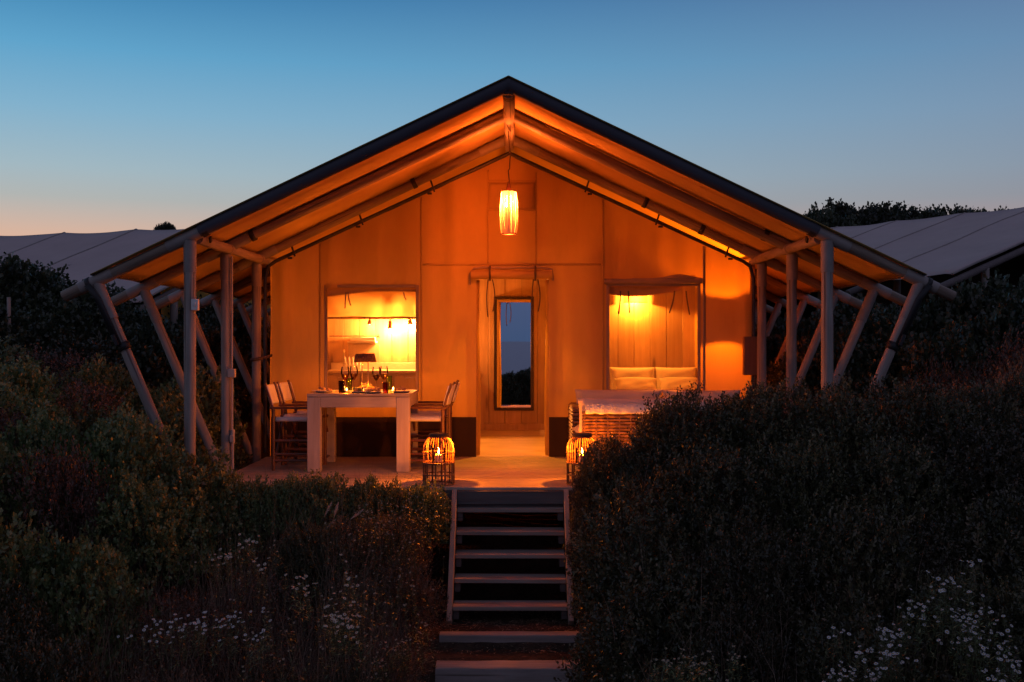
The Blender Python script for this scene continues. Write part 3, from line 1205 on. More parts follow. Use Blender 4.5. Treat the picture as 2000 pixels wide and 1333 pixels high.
# ------------------------------------------------------------------ stairs and sleepers
st = thing('staircase', 'open wooden stairs rising to the deck', 'stairs', (-.015, 8.7, -1.0))
sx = .474
for s in (-1, 1):
    a = Vector((-.015 + s * (sx + .022), 9.425, -.03)); b = Vector((-.015 + s * (sx + .022), 8.60, -.965))
    d = (b - a)
    ang = math.atan2(d.z, d.y)
    mb = MB()
    mb.box((a + b) / 2 + Vector((0, .055, -.05)), (.044, d.length + .02, .17), Matrix.Rotation(ang, 3, 'X'), .004)
    mb.build('stringer', M['stringer'], st)
for k, (yy, zz) in enumerate(((9.335, -.175), (9.19, -.35), (9.065, -.525), (8.90, -.70), (8.68, -.875))):
    mb = MB()
    mb.box((-.015, yy + .11, zz - .018), (2 * sx - .004, .22, .036), Matrix.Rotation(R(.3 * (k % 2)), 3, 'Y'), .005)
    mb.build('tread', M['stair'], st)
    for s in (-1, 1):
        mb = MB()
        mb.box((-.015 + s * (sx - .03), yy + .10, zz - .075), (.05, .15, .075), bev=.004)
        mb.build('cleat', M['fascia'], st)
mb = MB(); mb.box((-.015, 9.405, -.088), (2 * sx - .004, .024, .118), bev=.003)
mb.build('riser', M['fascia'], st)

for (nm_, yc, zt, ln, dep, hgt, lab) in (
        ('timber_step', 8.375, -1.005, 1.135, .12, .15, 'weathered timber sleeper set in soil just below the stairs'),
        ('timber_step', 8.03, -1.135, 1.127, .275, .26, 'thick weathered timber sleeper at the bottom edge of the path')):
    rd = random.Random(int(yc * 100))
    mb = MB()
    nseg = 16
    # hand-sawn beam with worn edges
    xs_ = lin(-ln / 2, ln / 2, nseg)
    prof = []
    hd, hh = dep / 2, hgt
    ring_ = [(-hd, -hh), (-hd, -.016), (-hd + .005, -.005), (-hd + .016, 0), (0, .002), (hd - .016, 0), (hd - .005, -.005), (hd, -.016), (hd, -hh)]
    P, fs = [], []
    for i_, xv in enumerate(xs_):
        e = .008 if i_ in (0, nseg) else 0
        for (py_, pz_) in ring_:
            P.append((xv, yc + py_ * (1 - e) + .004 * fn(xv * 5, py_ * 20, pz_ * 20), zt + pz_ + .004 * fn(xv * 4, py_ * 15, 5 + pz_ * 9)))
    m_ = len(ring_)
    for i_ in range(nseg):
        for k_ in range(m_):
            k2 = (k_ + 1) % m_
            fs.append((i_ * m_ + k_, (i_ + 1) * m_ + k_, (i_ + 1) * m_ + k2, i_ * m_ + k2))
    fs.append(tuple(range(m_))); fs.append(tuple(range(nseg * m_, nseg * m_ + m_)))
    mb._add(P, fs)
    off = -.002 if yc > 8.2 else -.008
    mb.v = [(p[0] + off, p[1], p[2]) for p in mb.v]
    single(nm_, mb, M['sleeper'], lab, 'step', (off, yc, zt - hgt))
#=PART2=
# ================================================================== porch lamp
PL = Vector((-.032, 10.62, 0))
pend = thing('pendant_lamp', 'glowing slatted pendant lamp hanging under the tent ridge', 'lamp', (PL.x, PL.y, 2.36))
zb_, zt_ = 2.37, 2.80
rd = random.Random(5)
NS = 22
for k in range(NS):
    t = 2 * math.pi * (k + rd.uniform(-.22, .22)) / NS
    wdt = rd.uniform(.019, .0255) + (.005 if (math.cos(t) > -.15 and math.sin(t) > -.2) else 0)
    mb = MB()
    pts = []
    for f in lin(0, 1, 8):
        r = .072 + .021 * math.sin(math.pi * (f * .86 + .09)) + rd.uniform(-.001, .001)
        pts.append((PL.x + r * math.cos(t), PL.y + r * math.sin(t), zb_ + (zt_ - zb_) * f))
    mb.ribbon(pts, wdt, (-math.sin(t), math.cos(t), 0))
    mb.build('slat', M['slat'], pend)
mb = MB()
mb.ring((PL.x, PL.y, zb_), .078, .006, 28, 6)
mb.build('rim', M['cane'], pend)
mb = MB()
mb.ring((PL.x, PL.y, zt_), .078, .006, 28, 6)
for t in (0, math.pi / 2, math.pi, 3 * math.pi / 2):
    mb.cyl((PL.x, PL.y, zt_ + .004), (PL.x + .078 * math.cos(t), PL.y + .078 * math.sin(t), zt_), .004, n=6)
mb.build('rim', M['cane'], pend)
mb = MB()
mb.lathe([(.0, .10), (.012, .10), (.018, .075), (.026, .03), (.024, .0), (0, -.005)], (PL.x, PL.y, zt_ - .005), 14)
mb.build('socket', M['cane'], pend)
mb = MB()
mb.lathe([(0, -.13), (.022, -.125), (.036, -.10), (.040, -.07), (.032, -.035), (.018, -.01), (.016, 0)], (PL.x, PL.y, zt_ - .03), 18)
mb.build('bulb', M['pendbulb'], pend)
mb = MB()
cz = lin(zt_ + .09, 3.40, 26)
mb.tube([(PL.x + .006 * math.sin(z * 16) + (.014 if 3.02 < z < 3.2 else 0), PL.y + .004 * math.cos(z * 16), z) for z in cz], .006, 6)
mb.tube([(PL.x + .02, PL.y, 3.40), (PL.x - .01, PL.y - .12, 3.42), (PL.x - .02, FR[1] + .03, 3.44)], .006, 6)
mb.build('cord', M['strapbrown'], pend)

# ================================================================== dining table
TX0, TX1, TY0, TY1, TZ = -2.03, -1.014, 10.50, 11.46, .775
tab = thing('dining_table', 'square greyed-teak dining table laid for dinner on the deck', 'table', ((TX0 + TX1) / 2, (TY0 + TY1) / 2, 0))
nb = 7
for k in range(nb):
    y0 = TY0 + (TY1 - TY0) * k / nb
    w_ = (TY1 - TY0) / nb - .003
    mb = MB()
    mb.box(((TX0 + TX1) / 2, y0 + w_ / 2, TZ - .014), (TX1 - TX0 + .004, w_, .028), bev=.003)
    mb.build('top_board', M['tabletop'], tab)
lw = .132
for x_ in (TX0 + lw / 2, TX1 - lw / 2):
    for y_ in (TY0 + .052, TY1 - .052):
        mb = MB(); mb.box((x_, y_, (TZ - .03) / 2), (lw, .10, TZ - .032), bev=.005)
        mb.build('leg', M['tablewood'], tab)
for y_ in (TY0 + .022, TY1 - .022):
    mb = MB(); mb.box(((TX0 + TX1) / 2, y_, TZ - .082), (TX1 - TX0 - 2 * lw - .002, .036, .104), bev=.003)
    mb.build('apron', M['tabletop'], tab)
for x_ in (TX0 + .02, TX1 - .02):
    mb = MB(); mb.box((x_, (TY0 + TY1) / 2, TZ - .082), (.034, TY1 - TY0 - .206, .104), bev=.003)
    mb.build('apron', M['tabletop'], tab)


# ================================================================== director chairs
def chair_proto():
    t_ = thing('director_chair', '', 'chair', (0, 0, 0), 'director chairs at the dining table')
    # local: faces +X, seat centre at the origin, width along Y
    W, Dp = .235, .21
    bm_ = M['bamboo']
    for sy in (-1, 1):
        y_ = sy * W
        mb = MB(); mb.tube([(Dp, y_, 0), (Dp, y_, .3), (Dp, y_, .615)], [.018, .0165, .018], 10)
        mb.build('leg', bm_, t_)
        mb = MB(); mb.tube([(-Dp, y_, 0), (-Dp, y_, .3), (-Dp, y_, .62)], [.018, .0165, .018], 10)
        mb.build('leg', bm_, t_)
        mb = MB(); mb.tube([(-Dp - .005, y_ * .97, .60), (-Dp - .04, y_ * .97, .74), (-Dp - .085, y_ * .97, .872)], [.016, .015, .015], 10)
        mb.build('back_post', bm_, t_)
        mb = MB()
        mb.box((.0, y_, .628), (.50, .052, .024), bev=.008)
        mb.build('armrest', bm_, t_)
        mb = MB(); mb.cyl((-Dp - .02, y_ * .93, .512), (Dp + .03, y_ * .93, .512), .016, n=10)
        mb.build('seat_rail', bm_, t_)
        for zz in (.10, .165, .30):
            mb = MB(); mb.cyl((-Dp, y_, zz), (Dp, y_, zz), .0125 if zz < .2 else .014, n=8)
            mb.build('stretcher', bm_, t_)
    # crossed legs front and back
    for x_ in (Dp - .03, -Dp + .03):
        for sy in (-1, 1):
            mb = MB(); mb.tube([(x_ + sy * .013, sy * W * .93, .10), (x_ + sy * .013, 0, .31), (x_ + sy * .013, -sy * W * .93, .505)], .0135, 8)
            mb.build('cross_leg', bm_, t_)
    for x_ in (-Dp, Dp):
        mb = MB(); mb.cyl((x_, -W, .07), (x_, W, .07), .0125, n=8)
        mb.build('stretcher', bm_, t_)
    # canvas seat and back
    mb = MB()
    mb.grid(lambda x_, y_: (x_, y_, .524 - .028 * (1 - (y_ / (W * .93)) ** 2) + .012 * smooth((abs(y_) - W * .80) / (W * .13))), lin(-Dp + .02, Dp, 8), lin(-W * .95, W * .95, 12))
    for sy in (-1, 1):
        mb.grid(lambda x_, f: (x_, sy * (W * .95 + .014 * math.sin(f * 3.14)), .534 - .045 * f), lin(-Dp + .02, Dp, 4), lin(0, 1, 4))
    o_ = mb.build('seat', M['linen'], t_)
    md_ = o_.modifiers.new('thickness', 'SOLIDIFY'); md_.thickness = .005
    mb = MB()

    def bk(y_, f):
        z_ = .655 + .195 * f
        x_ = -Dp - .015 - .075 * ((z_ - .60) / .272) - .022 * (1 - (y_ / (W * .97)) ** 2)
        return (x_ - .004, y_, z_)
    mb.grid(bk, lin(-W * 1.0, W * 1.0, 12), lin(0, 1, 6))
    for sy in (-1, 1):
        mb.grid(lambda f, v: (bk(sy * W * 1.0, v)[0] + .034 * f, sy * (W * 1.0 + .004 * math.sin(3.14 * f)), .655 + .195 * v), lin(0, 1, 3), lin(0, 1, 4))
    o_ = mb.build('backrest', M['linen'], t_)
    md_ = o_.modifiers.new('thickness', 'SOLIDIFY'); md_.thickness = .005
    return t_


ch = chair_proto()
spots = [(-2.19, 10.885, 0.02, 'white canvas director chair at the left of the table, nearer the camera'),
         (-2.17, 11.40, -.03, 'white canvas director chair at the left of the table, nearer the tent wall'),
         (-.90, 10.90, math.pi - .02, 'white canvas director chair at the right of the table, beside the lantern'),
         (-.88, 11.41, math.pi + .03, 'white canvas director chair at the right of the table, nearer the tent wall')]
for k, (x_, y_, a_, lab) in enumerate(spots):
    c_ = ch if k == 0 else copy_tree(ch)
    c_.location = (x_, y_, 0)
    c_.rotation_euler = (0, 0, a_)
    c_['label'] = lab


# ================================================================== things on the table
def on_table(px, d):
    return (px - 1000) / F_PX * d


for k, (px, d, hh, lab) in enumerate(((707, 11.08, .40, 'table lamp with leopard-print shade, the left one of the pair'),
                                      (719, 10.90, .405, 'table lamp with leopard-print shade, the right one of the pair'))):
    x_ = on_table(px, d)
    tl = thing('table_lamp', lab, 'lamp', (x_, d, TZ), 'pair of table lamps')
    mb = MB(); mb.lathe([(0, 0), (.045, 0), (.047, .006), (.02, .012), (.0055, .018), (.005, hh - .05)], (x_, d, TZ), 16)
    mb.build('stand', M['gold'], tl)
    mb = MB(); mb.lathe([(.086, hh - .095), (.066, hh - .008)], (x_, d, TZ), 24)
    o = mb.build('shade', M['leopard'], tl)
    md = o.modifiers.new('thickness', 'SOLIDIFY'); md.thickness = .002
    mb = MB(); mb.ring((x_, d, TZ + hh - .095), .086, .0035, 24, 5)
    mb.build('rim', M['gold'], tl)
    mb = MB(); mb.ring((x_, d, TZ + hh - .008), .066, .0025, 24, 5)
    mb.build('rim', M['gold'], tl)
    mb = MB(); mb.lathe([(0, -.012), (.012, -.008), (.016, .005), (.01, .02), (0, .025)], (x_, d, TZ + hh - .075), 12)
    mb.build('bulb', M['bulb'], tl)
    point_light('table_light', (x_, d, TZ + hh - .092), 26, tl, .015)

for (px, d, lab) in ((674, 10.86, 'glass of red wine, leftmost on the table'), (691, 11.06, 'glass of red wine just left of the table lamps'),
                     (735, 10.84, 'glass of red wine just right of the table lamps'), (750, 11.04, 'glass of red wine, rightmost on the table')):
    x_ = on_table(px, d)
    wg = thing('wine_glass', lab, 'wine glass', (x_, d, TZ), 'wine glasses on the table')
    mb = MB()
    mb.lathe([(0, .001), (.036, .001), (.034, .004), (.006, .010), (.0042, .02), (.0042, .11), (.012, .122), (.036, .160), (.044, .195), (.042, .225), (.036, .262)], (x_, d, TZ), 20)
    mb.build('bowl', M['glass'], wg)
    mb = MB()
    mb.lathe([(0, .119), (.011, .124), (.034, .161), (.041, .186), (0, .187)], (x_, d, TZ), 18)
    mb.build('wine', M['wine'], wg)

for (px, d, hh, rr, mt, lab) in ((667, 10.68, .125, .034, 'darkglass', 'smoky tumbler at the left of the table'),
                                 (753, 10.66, .11, .032, 'redglass', 'amber tumbler at the right of the table'),
                                 (682, 11.05, .14, .033, 'greenglass', 'pale green tumbler behind the left wine glass'),
                                 (760, 11.15, .16, .036, 'greenglass', 'tall green glass at the back right of the table')):
    x_ = on_table(px, d)
    mb = MB()
    mb.lathe([(0, .002), (rr * .8, .002), (rr, hh), (rr - .003, hh), (rr * .8 - .003, .01), (0, .01)], (x_, d, TZ), 18)
    single('tumbler', mb, M[mt], lab, 'tumbler', (x_, d, TZ), 'tumblers on the table')


def plate(px, d, r, lab, kind):
    x_ = on_table(px, d)
    p_ = thing('dinner_plate', lab, 'plate', (x_, d, TZ), 'plates on the table')
    mb = MB()
    mb.lathe([(0, .004), (r * .6, .003), (r * .68, .010), (r, .020), (r, .023), (r * .66, .014), (0, .010)], (x_, d, TZ), 28)
    mb.build('dish', M['ceramic'], p_)
    rd_ = random.Random(int(px))
    n_ = {'food': 9, 'greens': 16, 'napkin': 5}[kind]
    for i_ in range(n_):
        a_ = rd_.uniform(0, 6.28); q = r * .5 * math.sqrt(rd_.random())
        mb = MB()
        sx_, sy_, sz_ = rd_.uniform(.018, .035), rd_.uniform(.014, .028), rd_.uniform(.010, .02)
        mb.lathe([(0, -1), (.6, -.8), (1, 0), (.7, .7), (0, 1)], (0, 0, 0), 8)
        rt = Matrix.Rotation(rd_.uniform(0, 3), 3, 'Z') @ Matrix.Rotation(rd_.uniform(-.5, .5), 3, 'X')
        cc_ = Vector((x_ + q * math.cos(a_), d + q * math.sin(a_), TZ + .018 + sz_ * .7 + rd_.uniform(0, .018)))
        mb.v = [tuple(rt @ Vector((p[0] * sx_, p[1] * sy_, p[2] * sz_)) + cc_) for p in mb.v]
        mb.build('food', M['food'] if kind == 'food' or rd_.random() < .25 else M[kind], p_)
    return p_


plate(633, 10.80, .125, 'plate with a folded napkin at the left end of the table', 'napkin')
plate(700, 10.68, .105, 'plate of salad at the front centre of the table', 'greens')
plate(730, 10.66, .125, 'large plate of bread at the front of the table, right of centre', 'food')
plate(784, 10.78, .125, 'plate with a napkin at the right end of the table', 'napkin')
plate(716, 11.22, .12, 'plate of food at the back of the table, behind the lamps', 'food')

# small posy and tealights
fx, fy = on_table(716, 10.80), 10.80
po_ = thing('posy', 'low bowl of pale blossoms in the middle of the table', 'flowers', (fx, fy, TZ))
mb = MB(); mb.lathe([(0, 0), (.04, 0), (.055, .03), (.05, .055), (.044, .055), (.048, .03), (.03, .008), (0, .008)], (fx, fy, TZ), 18)
mb.build('bowl', M['glass'], po_)
rd = random.Random(3)
for i_ in range(16):
    a_, q = rd.uniform(0, 6.28), rd.uniform(0, .055)
    c_ = Vector((fx + q * math.cos(a_), fy + q * math.sin(a_), TZ + .07 + rd.uniform(0, .035) - q * .3))
    mb = MB()
    for p_ in range(6):
        t = p_ * 6.283 / 6 + a_
        dv = Vector((math.cos(t), math.sin(t), .35))
        mb._add([c_, c_ + dv * .011 + Vector((-math.sin(t), math.cos(t), 0)) * .007, c_ + dv * .02, c_ + dv * .011 - Vector((-math.sin(t), math.cos(t), 0)) * .007], [(0, 1, 2, 3)])
    mb.build('blossom', M['petal'], po_)
for (px, d, lab) in ((677, 10.72, 'lit tealight in a glass at the left of the table'), (768, 10.95, 'lit tealight in a glass at the right of the table')):
    x_ = on_table(px, d)
    tl = thing('tealight', lab, 'candle', (x_, d, TZ), 'tealights on the table')
    mb = MB(); mb.lathe([(0, .001), (.028, .001), (.032, .05), (.029, .05), (.026, .006), (0, .006)], (x_, d, TZ), 18)
    mb.build('holder', M['glass'], tl)
    mb = MB(); mb.lathe([(0, .007), (.02, .007), (.02, .022), (0, .022)], (x_, d, TZ), 14)
    mb.build('wax', M['wax'], tl)
    mb = MB(); mb.lathe([(0, .024), (.004, .03), (.005, .036), (.002, .046), (0, .052)], (x_, d, TZ), 8)
    mb.build('flame', M['flame'], tl)
    point_light('tealight_light', (x_, d, TZ + .062), 3.5, tl, .008)


# ================================================================== cane lanterns
def lantern(x_, y_, lab, seed):
    t_ = thing('cane_lantern', lab, 'lantern', (x_, y_, 0), 'cane lanterns at the deck edge')
    H = .455
    rd_ = random.Random(seed)

    def prof(z_):
        if z_ > .30:
            f_ = (z_ - .30) / (H - .02 - .30)
            return .142 * math.sqrt(max(0, 1 - (f_ * .86) ** 2.4)) + .0
        return .142 - .006 * math.sin(z_ / .30 * math.pi)
    mb = MB()
    for k_ in range(34):
        t = 6.2832 * (k_ + rd_.uniform(-.15, .15)) / 34
        pts = []
        for z_ in lin(.195, H - .02, 12):
            r_ = prof(z_) + rd_.uniform(-.0012, .0012)
            pts.append((x_ + r_ * math.cos(t), y_ + r_ * math.sin(t), z_))
        mb2 = MB(); mb2.tube(pts, .0030, 5)
        mb2.build('cane', M['cane'], t_)
    for k_ in range(10):
        t = 6.2832 * (k_ + .3) / 10
        mb2 = MB(); mb2.tube([(x_ + .138 * math.cos(t), y_ + .138 * math.sin(t), z_) for z_ in (.0, .1, .20)], .0085, 7)
        mb2.build('foot', M['cane'], t_)
    for k_ in range(30):
        t = 6.2832 * (k_ + rd_.uniform(-.2, .2)) / 30
        mb2 = MB(); mb2.tube([(x_ + .139 * math.cos(t), y_ + .139 * math.sin(t), .004), (x_ + .139 * math.cos(t), y_ + .139 * math.sin(t), .095)], .0028, 5)
        mb2.build('cane', M['cane'], t_)
    for z_, r_, w_ in ((.006, .141, .006), (.095, .140, .006), (.198, .140, .0075), (.29, .146, .0042), (H - .022, prof(H - .022), .008)):
        mb2 = MB(); mb2.ring((x_, y_, z_), r_, w_, 36, 6)
        mb2.build('hoop', M['cane'], t_)
    mb2 = MB(); mb2.lathe([(.0, H - .018), (.088, H - .018), (.092, H - .005), (.084, H + .008), (.06, H + .012), (0, H + .012)], (x_, y_, 0), 24)
    mb2.build('lid', M['lid'], t_)
    mb2 = MB(); mb2.lathe([(0, .190), (.135, .190), (.135, .198), (0, .198)], (x_, y_, 0), 24)
    mb2.build('shelf', M['cane'], t_)
    mb2 = MB(); mb2.lathe([(0, .200), (.062, .200), (.066, .33), (.063, .33), (.059, .206), (0, .206)], (x_, y_, 0), 22)
    mb2.build('glass', M['glass'], t_)
    mb2 = MB(); mb2.lathe([(0, .207), (.034, .207), (.034, .270), (.028, .274), (0, .268)], (x_, y_, 0), 18)
    mb2.build('candle', M['wax'], t_)
    mb2 = MB(); mb2.lathe([(0, .274), (.006, .282), (.0085, .292), (.005, .308), (0, .322)], (x_, y_, 0), 10)
    mb2.build('flame', M['flame'], t_)
    point_light('lantern_light', (x_, y_, .335), 54, t_, .012)
    return t_


lantern((857 - 1000) / F_PX * 9.62, 9.62, 'glowing cane lantern on the deck edge beside the dining table', 1)
lantern((1137 - 1000) / F_PX * 9.62, 9.62, 'glowing cane lantern on the deck edge beside the wicker sofa', 2)


# ================================================================== wicker sofas
def weave_panel(mb_, p0, ux, uz, wid, hei, nrow, amp=.007, rr=.0085, step=.055, seed=0):
    """horizontal strands passing in front of and behind upright stakes"""
    p0, ux, uz = Vector(p0), Vector(ux), Vector(uz)
    nrm = ux.cross(uz).normalized()
    for r_ in range(nrow):
        h = hei * (r_ + .5) / nrow
        n_ = max(6, int(wid / step * 2))
        pts = []
        for i_ in range(n_ + 1):
            u_ = wid * i_ / n_
            ph = math.sin(math.pi * u_ / step + math.pi * (r_ % 2))
            pts.append(p0 + ux * u_ + uz * (h + .004 * fn(u_ * 5, r_, seed)) + nrm * amp * ph)
        mb_.tube(pts, rr, 5)


def sofa(x0_, x1_, y0_, y1_, back_at, back_h, lab, name='wicker_sofa'):
    s_ = thing(name, lab, 'sofa', ((x0_ + x1_) / 2, (y0_ + y1_) / 2, 0))
    mb = MB()
    th = .07
    yb = y0_ if back_at == 'front' else y1_ - th
    # backs and sides: solid core with woven faces
    mb.box(((x0_ + x1_) / 2, yb + th / 2, back_h / 2 + .02), (x1_ - x0_ - .03, th * .55, back_h - .05))
    mb.build('back_core', M['lid'], s_)
    for (nm_, pp, uu, ww) in (('back_weave', (x0_, yb, .05), (1, 0, 0), x1_ - x0_), ('back_weave', (x1_, yb + th, .05), (-1, 0, 0), x1_ - x0_)):
        mb = MB(); weave_panel(mb, pp, uu, (0, 0, 1), ww, back_h - .06, 19, .010, .0125, .085, seed=1)
        mb.build(nm_, M['rattan'], s_)
    mb = MB()
    for r_ in lin(x0_ + .02, x1_ - .02, int((x1_ - x0_) / .11)):
        mb.cyl((r_, yb, .0), (r_, yb, back_h), .006, n=5)
    mb.build('stakes', M['rattan'], s_)
    arm_h = .60
    for xa, sg in ((x0_, 1), (x1_, -1)):
        ya0, ya1 = (y0_ + .30, y1_) if back_at == 'front' else (y0_, y1_)
        if back_at == 'front' and sg == 1:
            continue
        mb = MB(); weave_panel(mb, (xa, ya0, .05), (0, 1, 0), (0, 0, 1), ya1 - ya0, arm_h - .06, 14, .010, .015, .10, seed=2)
        weave_panel(mb, (xa + sg * .10, ya0, .05), (0, 1, 0), (0, 0, 1), ya1 - ya0, arm_h - .06, 14, .010, .015, .10, seed=3)
        weave_panel(mb, (xa, ya0, .05), (sg, 0, 0), (0, 0, 1), .10, arm_h - .06, 14, .010, .015, .10, seed=4)
        mb.box((xa + sg * .05, (ya0 + ya1) / 2, arm_h - .01), (.125, ya1 - ya0 + .02, .04), bev=.018)
        mb.build('arm', M['rattan'], s_)
    mb = MB(); mb.box(((x0_ + x1_) / 2, (y0_ + y1_) / 2, .22), (x1_ - x0_ - .04, y1_ - y0_ - .06, .22), bev=.02)
    mb.build('base', M['rattan'], s_)
    return s_


sofa(.665, 2.45, 9.98, 10.72, 'front', .645, 'wicker sofa with its woven back towards the camera, behind the right lantern')
sofa(.64, 2.55, 11.05, 11.84, 'rear', .62, 'second wicker sofa along the tent wall below the right window')


def cushion(name, c, s, lab, cat, rot=None, mat='cushion', seed=0, group=None, puff=1.0):
    mb_ = MB(); mb_.pillow((0, 0, 0), s, rot, 12, puff, seed)
    o_ = new_obj(name, mb_.mesh(name, M[mat], ang=80))
    o_.location = c
    return tag(o_, lab, cat, group)


rx = lambda a: Matrix.Rotation(R(a), 3, 'X')
# seat cushions lie flat: thickness along y turned upright
cushion('seat_cushion', (1.10, 10.40, .415), (1.0, .17, .66), 'cream seat cushion on the wicker sofa nearest the camera', 'cushion', rx(90), seed=1)
cushion('seat_cushion', (1.60, 11.38, .41), (1.7, .16, .62), 'long cream seat cushion on the sofa along the tent wall', 'cushion', rx(90), seed=2)
cushion('back_cushion', (1.115, 10.13, .575), (.98, .17, .36), 'cream back cushion showing above the woven sofa back, left end', 'cushion', rx(-7), seed=3)
cushion('back_cushion', (2.02, 10.13, .57), (.86, .17, .35), 'cream back cushion showing above the woven sofa back, by the hedge', 'cushion', rx(-5), seed=4)
cushion('back_cushion', (1.17, 11.66, .60), (.96, .17, .34), 'cream back cushion below the right window, left one', 'cushion', rx(8), seed=5)
cushion('back_cushion', (2.08, 11.66, .595), (.86, .17, .34), 'cream back cushion below the right window, right one', 'cushion', rx(8), seed=6)
# sheepskin folded over the sofa back
mb = MB()


def throw(u, f):
    a_ = (f - .5) * 2
    yy_ = 10.015 + .062 * math.sin(a_ * 1.35) + .006 * fn(u * 20, f * 12, 3)
    zz_ = .69 - .10 * max(0, abs(a_) - .2) ** 1.3 + .008 * fn(u * 16, f * 9, 8)
    return (u, yy_, zz_)


mb.grid(throw, lin(.69, 1.75, 60), lin(0, 1, 16))
o = single('throw', mb, M['linen'], 'white fleecy throw folded over the woven sofa back', 'throw', (1.2, 10.015, .64))
md = o.modifiers.new('thickness', 'SOLIDIFY'); md.thickness = .012
rd = random.Random(8)
mb = MB()
for i_ in range(1500):
    u_, f_ = rd.uniform(.69, 1.75), rd.uniform(.0, .75)
    p_ = Vector(throw(u_, f_)) + Vector((0, -.006, .008))
    d_ = Vector((rd.uniform(-.6, .6), -rd.uniform(.1, 1), rd.uniform(-.2, .9))).normalized() * rd.uniform(.008, .018)
    mb.ribbon([p_, p_ + d_], .004, (1, 0, .2))
ob = mb.build('fleece', M['linen'], o, smooth=False)

# ================================================================== fittings on the posts and wall
mb = MB()
px_, py_, pz_ = X(PX, -1) + .055, FR[0] - .062, 1.3 + (666.5 - 596) / 223.4
mb.box((px_, py_ + .03, pz_), (.062, .05, .10), bev=.006)
mb.box((px_, py_ + .003, pz_ + .005), (.022, .012, .035), bev=.003)
single('light_switch', mb, M['white'], 'white switch box on the front left tent post', 'switch', (px_, py_ + .03, pz_))
cx_, cy_ = X(PX, -1) + .072, FR[1] - .03
cd_ = thing('power_socket', 'grey socket box with conduit on the second left post', 'socket', (cx_, cy_, .98))
mb = MB(); mb.box((cx_, cy_ - .02, .985), (.072, .06, .085), bev=.006)
mb.build('box', M['concrete'], cd_)
mb = MB(); mb.cyl((cx_ - .004, cy_, 1.03), (cx_ - .004, cy_, 2.13), .010, n=8); mb.cyl((cx_ - .026, cy_ + .012, 1.03), (cx_ - .026, cy_ + .012, 2.10), .007, n=8)
mb.build('conduit', M['concrete'], cd_)
mb = MB(); mb.cyl((cx_, cy_, .42), (cx_, cy_, .94), .009, n=8); mb.cyl((cx_ + .004, cy_, -.3), (cx_ + .004, cy_, .36), .012, n=8)
mb.build('conduit', M['concrete'], cd_)
mb = MB(); mb.cyl((cx_ + .003, cy_, .30), (cx_ + .003, cy_, .43), .022, n=10); mb.box((cx_ + .003, cy_ - .02, .345), (.04, .04, .07), bev=.006)
mb.build('coupling', M['concrete'], cd_)
# brown box hanging at the right-hand wall edge
bx_, by_ = 2.655, WY - .10
jb = thing('wall_box', 'brown upright box with a cable at the right edge of the tent wall', 'box', (bx_, by_, .92))
mb = MB(); mb.box((bx_, by_, 1.135), (.15, .09, .43), bev=.006)
mb.build('case', M['brownbox'], jb)
mb = MB(); mb.tube([(bx_ + .055, by_, .92), (bx_ + .052, by_ + .01, .6), (bx_ + .03, by_, .3), (bx_ + .035, by_, .02)], .007, 6)
mb.build('cable', M['strapbrown'], jb)

# small lamp under the ridge lighting the hall floor inside the door
hl = thing('hall_lamp', 'small hanging lamp lighting the hall floor inside the door', 'lamp', (-.05, 12.55, 2.2))
mb = MB(); mb.lathe([(.012, .19), (.05, .17), (.085, .0), (.081, .0), (.046, .162), (0, .17)], (-.05, 12.55, 2.20), 20)
mb.build('shade', M['lid'], hl)
mb = MB(); mb.cyl((-.05, 12.55, 2.39), (-.05, 12.55, 3.40), .004, n=6)
mb.build('cord', M['lid'], hl)
mb = MB(); mb.lathe([(0, -.02), (.018, -.01), (.02, .01), (0, .025)], (-.05, 12.55, 2.34), 10)
mb.build('bulb', M['bulb'], hl)
point_light('hall_light', (-.05, 12.55, 2.30), 240, hl, .012, (1.0, .30, .015))

# ================================================================== kitchen, seen through the left window
kc = thing('kitchen_counter', 'wooden kitchen counter with pale worktop behind the left window', 'counter', (-1.75, 15.15, 0))
mb = MB(); mb.box((-1.66, 15.17, .43), (1.90, .58, .84), bev=.004)
mb.build('carcass', M['cabinet'], kc)
mb = MB(); mb.box((-1.66, 15.155, .868), (1.96, .64, .034), bev=.006)
mb.build('worktop', M['worktop'], kc)
for k in range(4):
    mb = MB(); mb.box((-2.36 + .47 * k, 14.868, .715), (.455, .020, .20), bev=.004)
    d_ = mb.build('drawer', M['cabinet'], kc)
    mb = MB(); mb.box((-2.36 + .47 * k, 14.852, .785), (.16, .014, .014), bev=.004)
    mb.build('handle', M['steel'], d_)
    mb = MB(); mb.box((-2.36 + .47 * k, 14.868, .30), (.455, .020, .60), bev=.004)
    mb.build('cupboard_door', M['cabinet'], kc)
mb = MB(); mb.box((-1.66, 15.475, .935), (1.96, .02, .10), bev=.003)
mb.build('upstand', M['worktop'], kc)
wc = thing('pelmet', 'glowing canvas pelmet hanging above the kitchen lamps', 'pelmet', (-1.75, 15.0, 1.6))
mb = MB()
mb.grid(lambda x_, z_: (x_, 14.98 + .02 * math.sin(x_ * 9) * (2.5 - z_) + .012 * fn(x_ * 3, z_ * 2, 6), z_), lin(-2.66, -.60, 50), lin(1.615, 2.45, 12))
mb.build('sheet', M['pelmet'], wc)
mb = MB(); mb.box((-1.63, 14.978, 1.625), (2.06, .008, .03), bev=.002)
mb.build('hem', M['trim'], wc)
mb = MB(); mb.box((-1.63, 15.24, 1.645), (2.06, .06, .03), bev=.004)
mb.build('lamp_bar', M['cabinet'], wc)
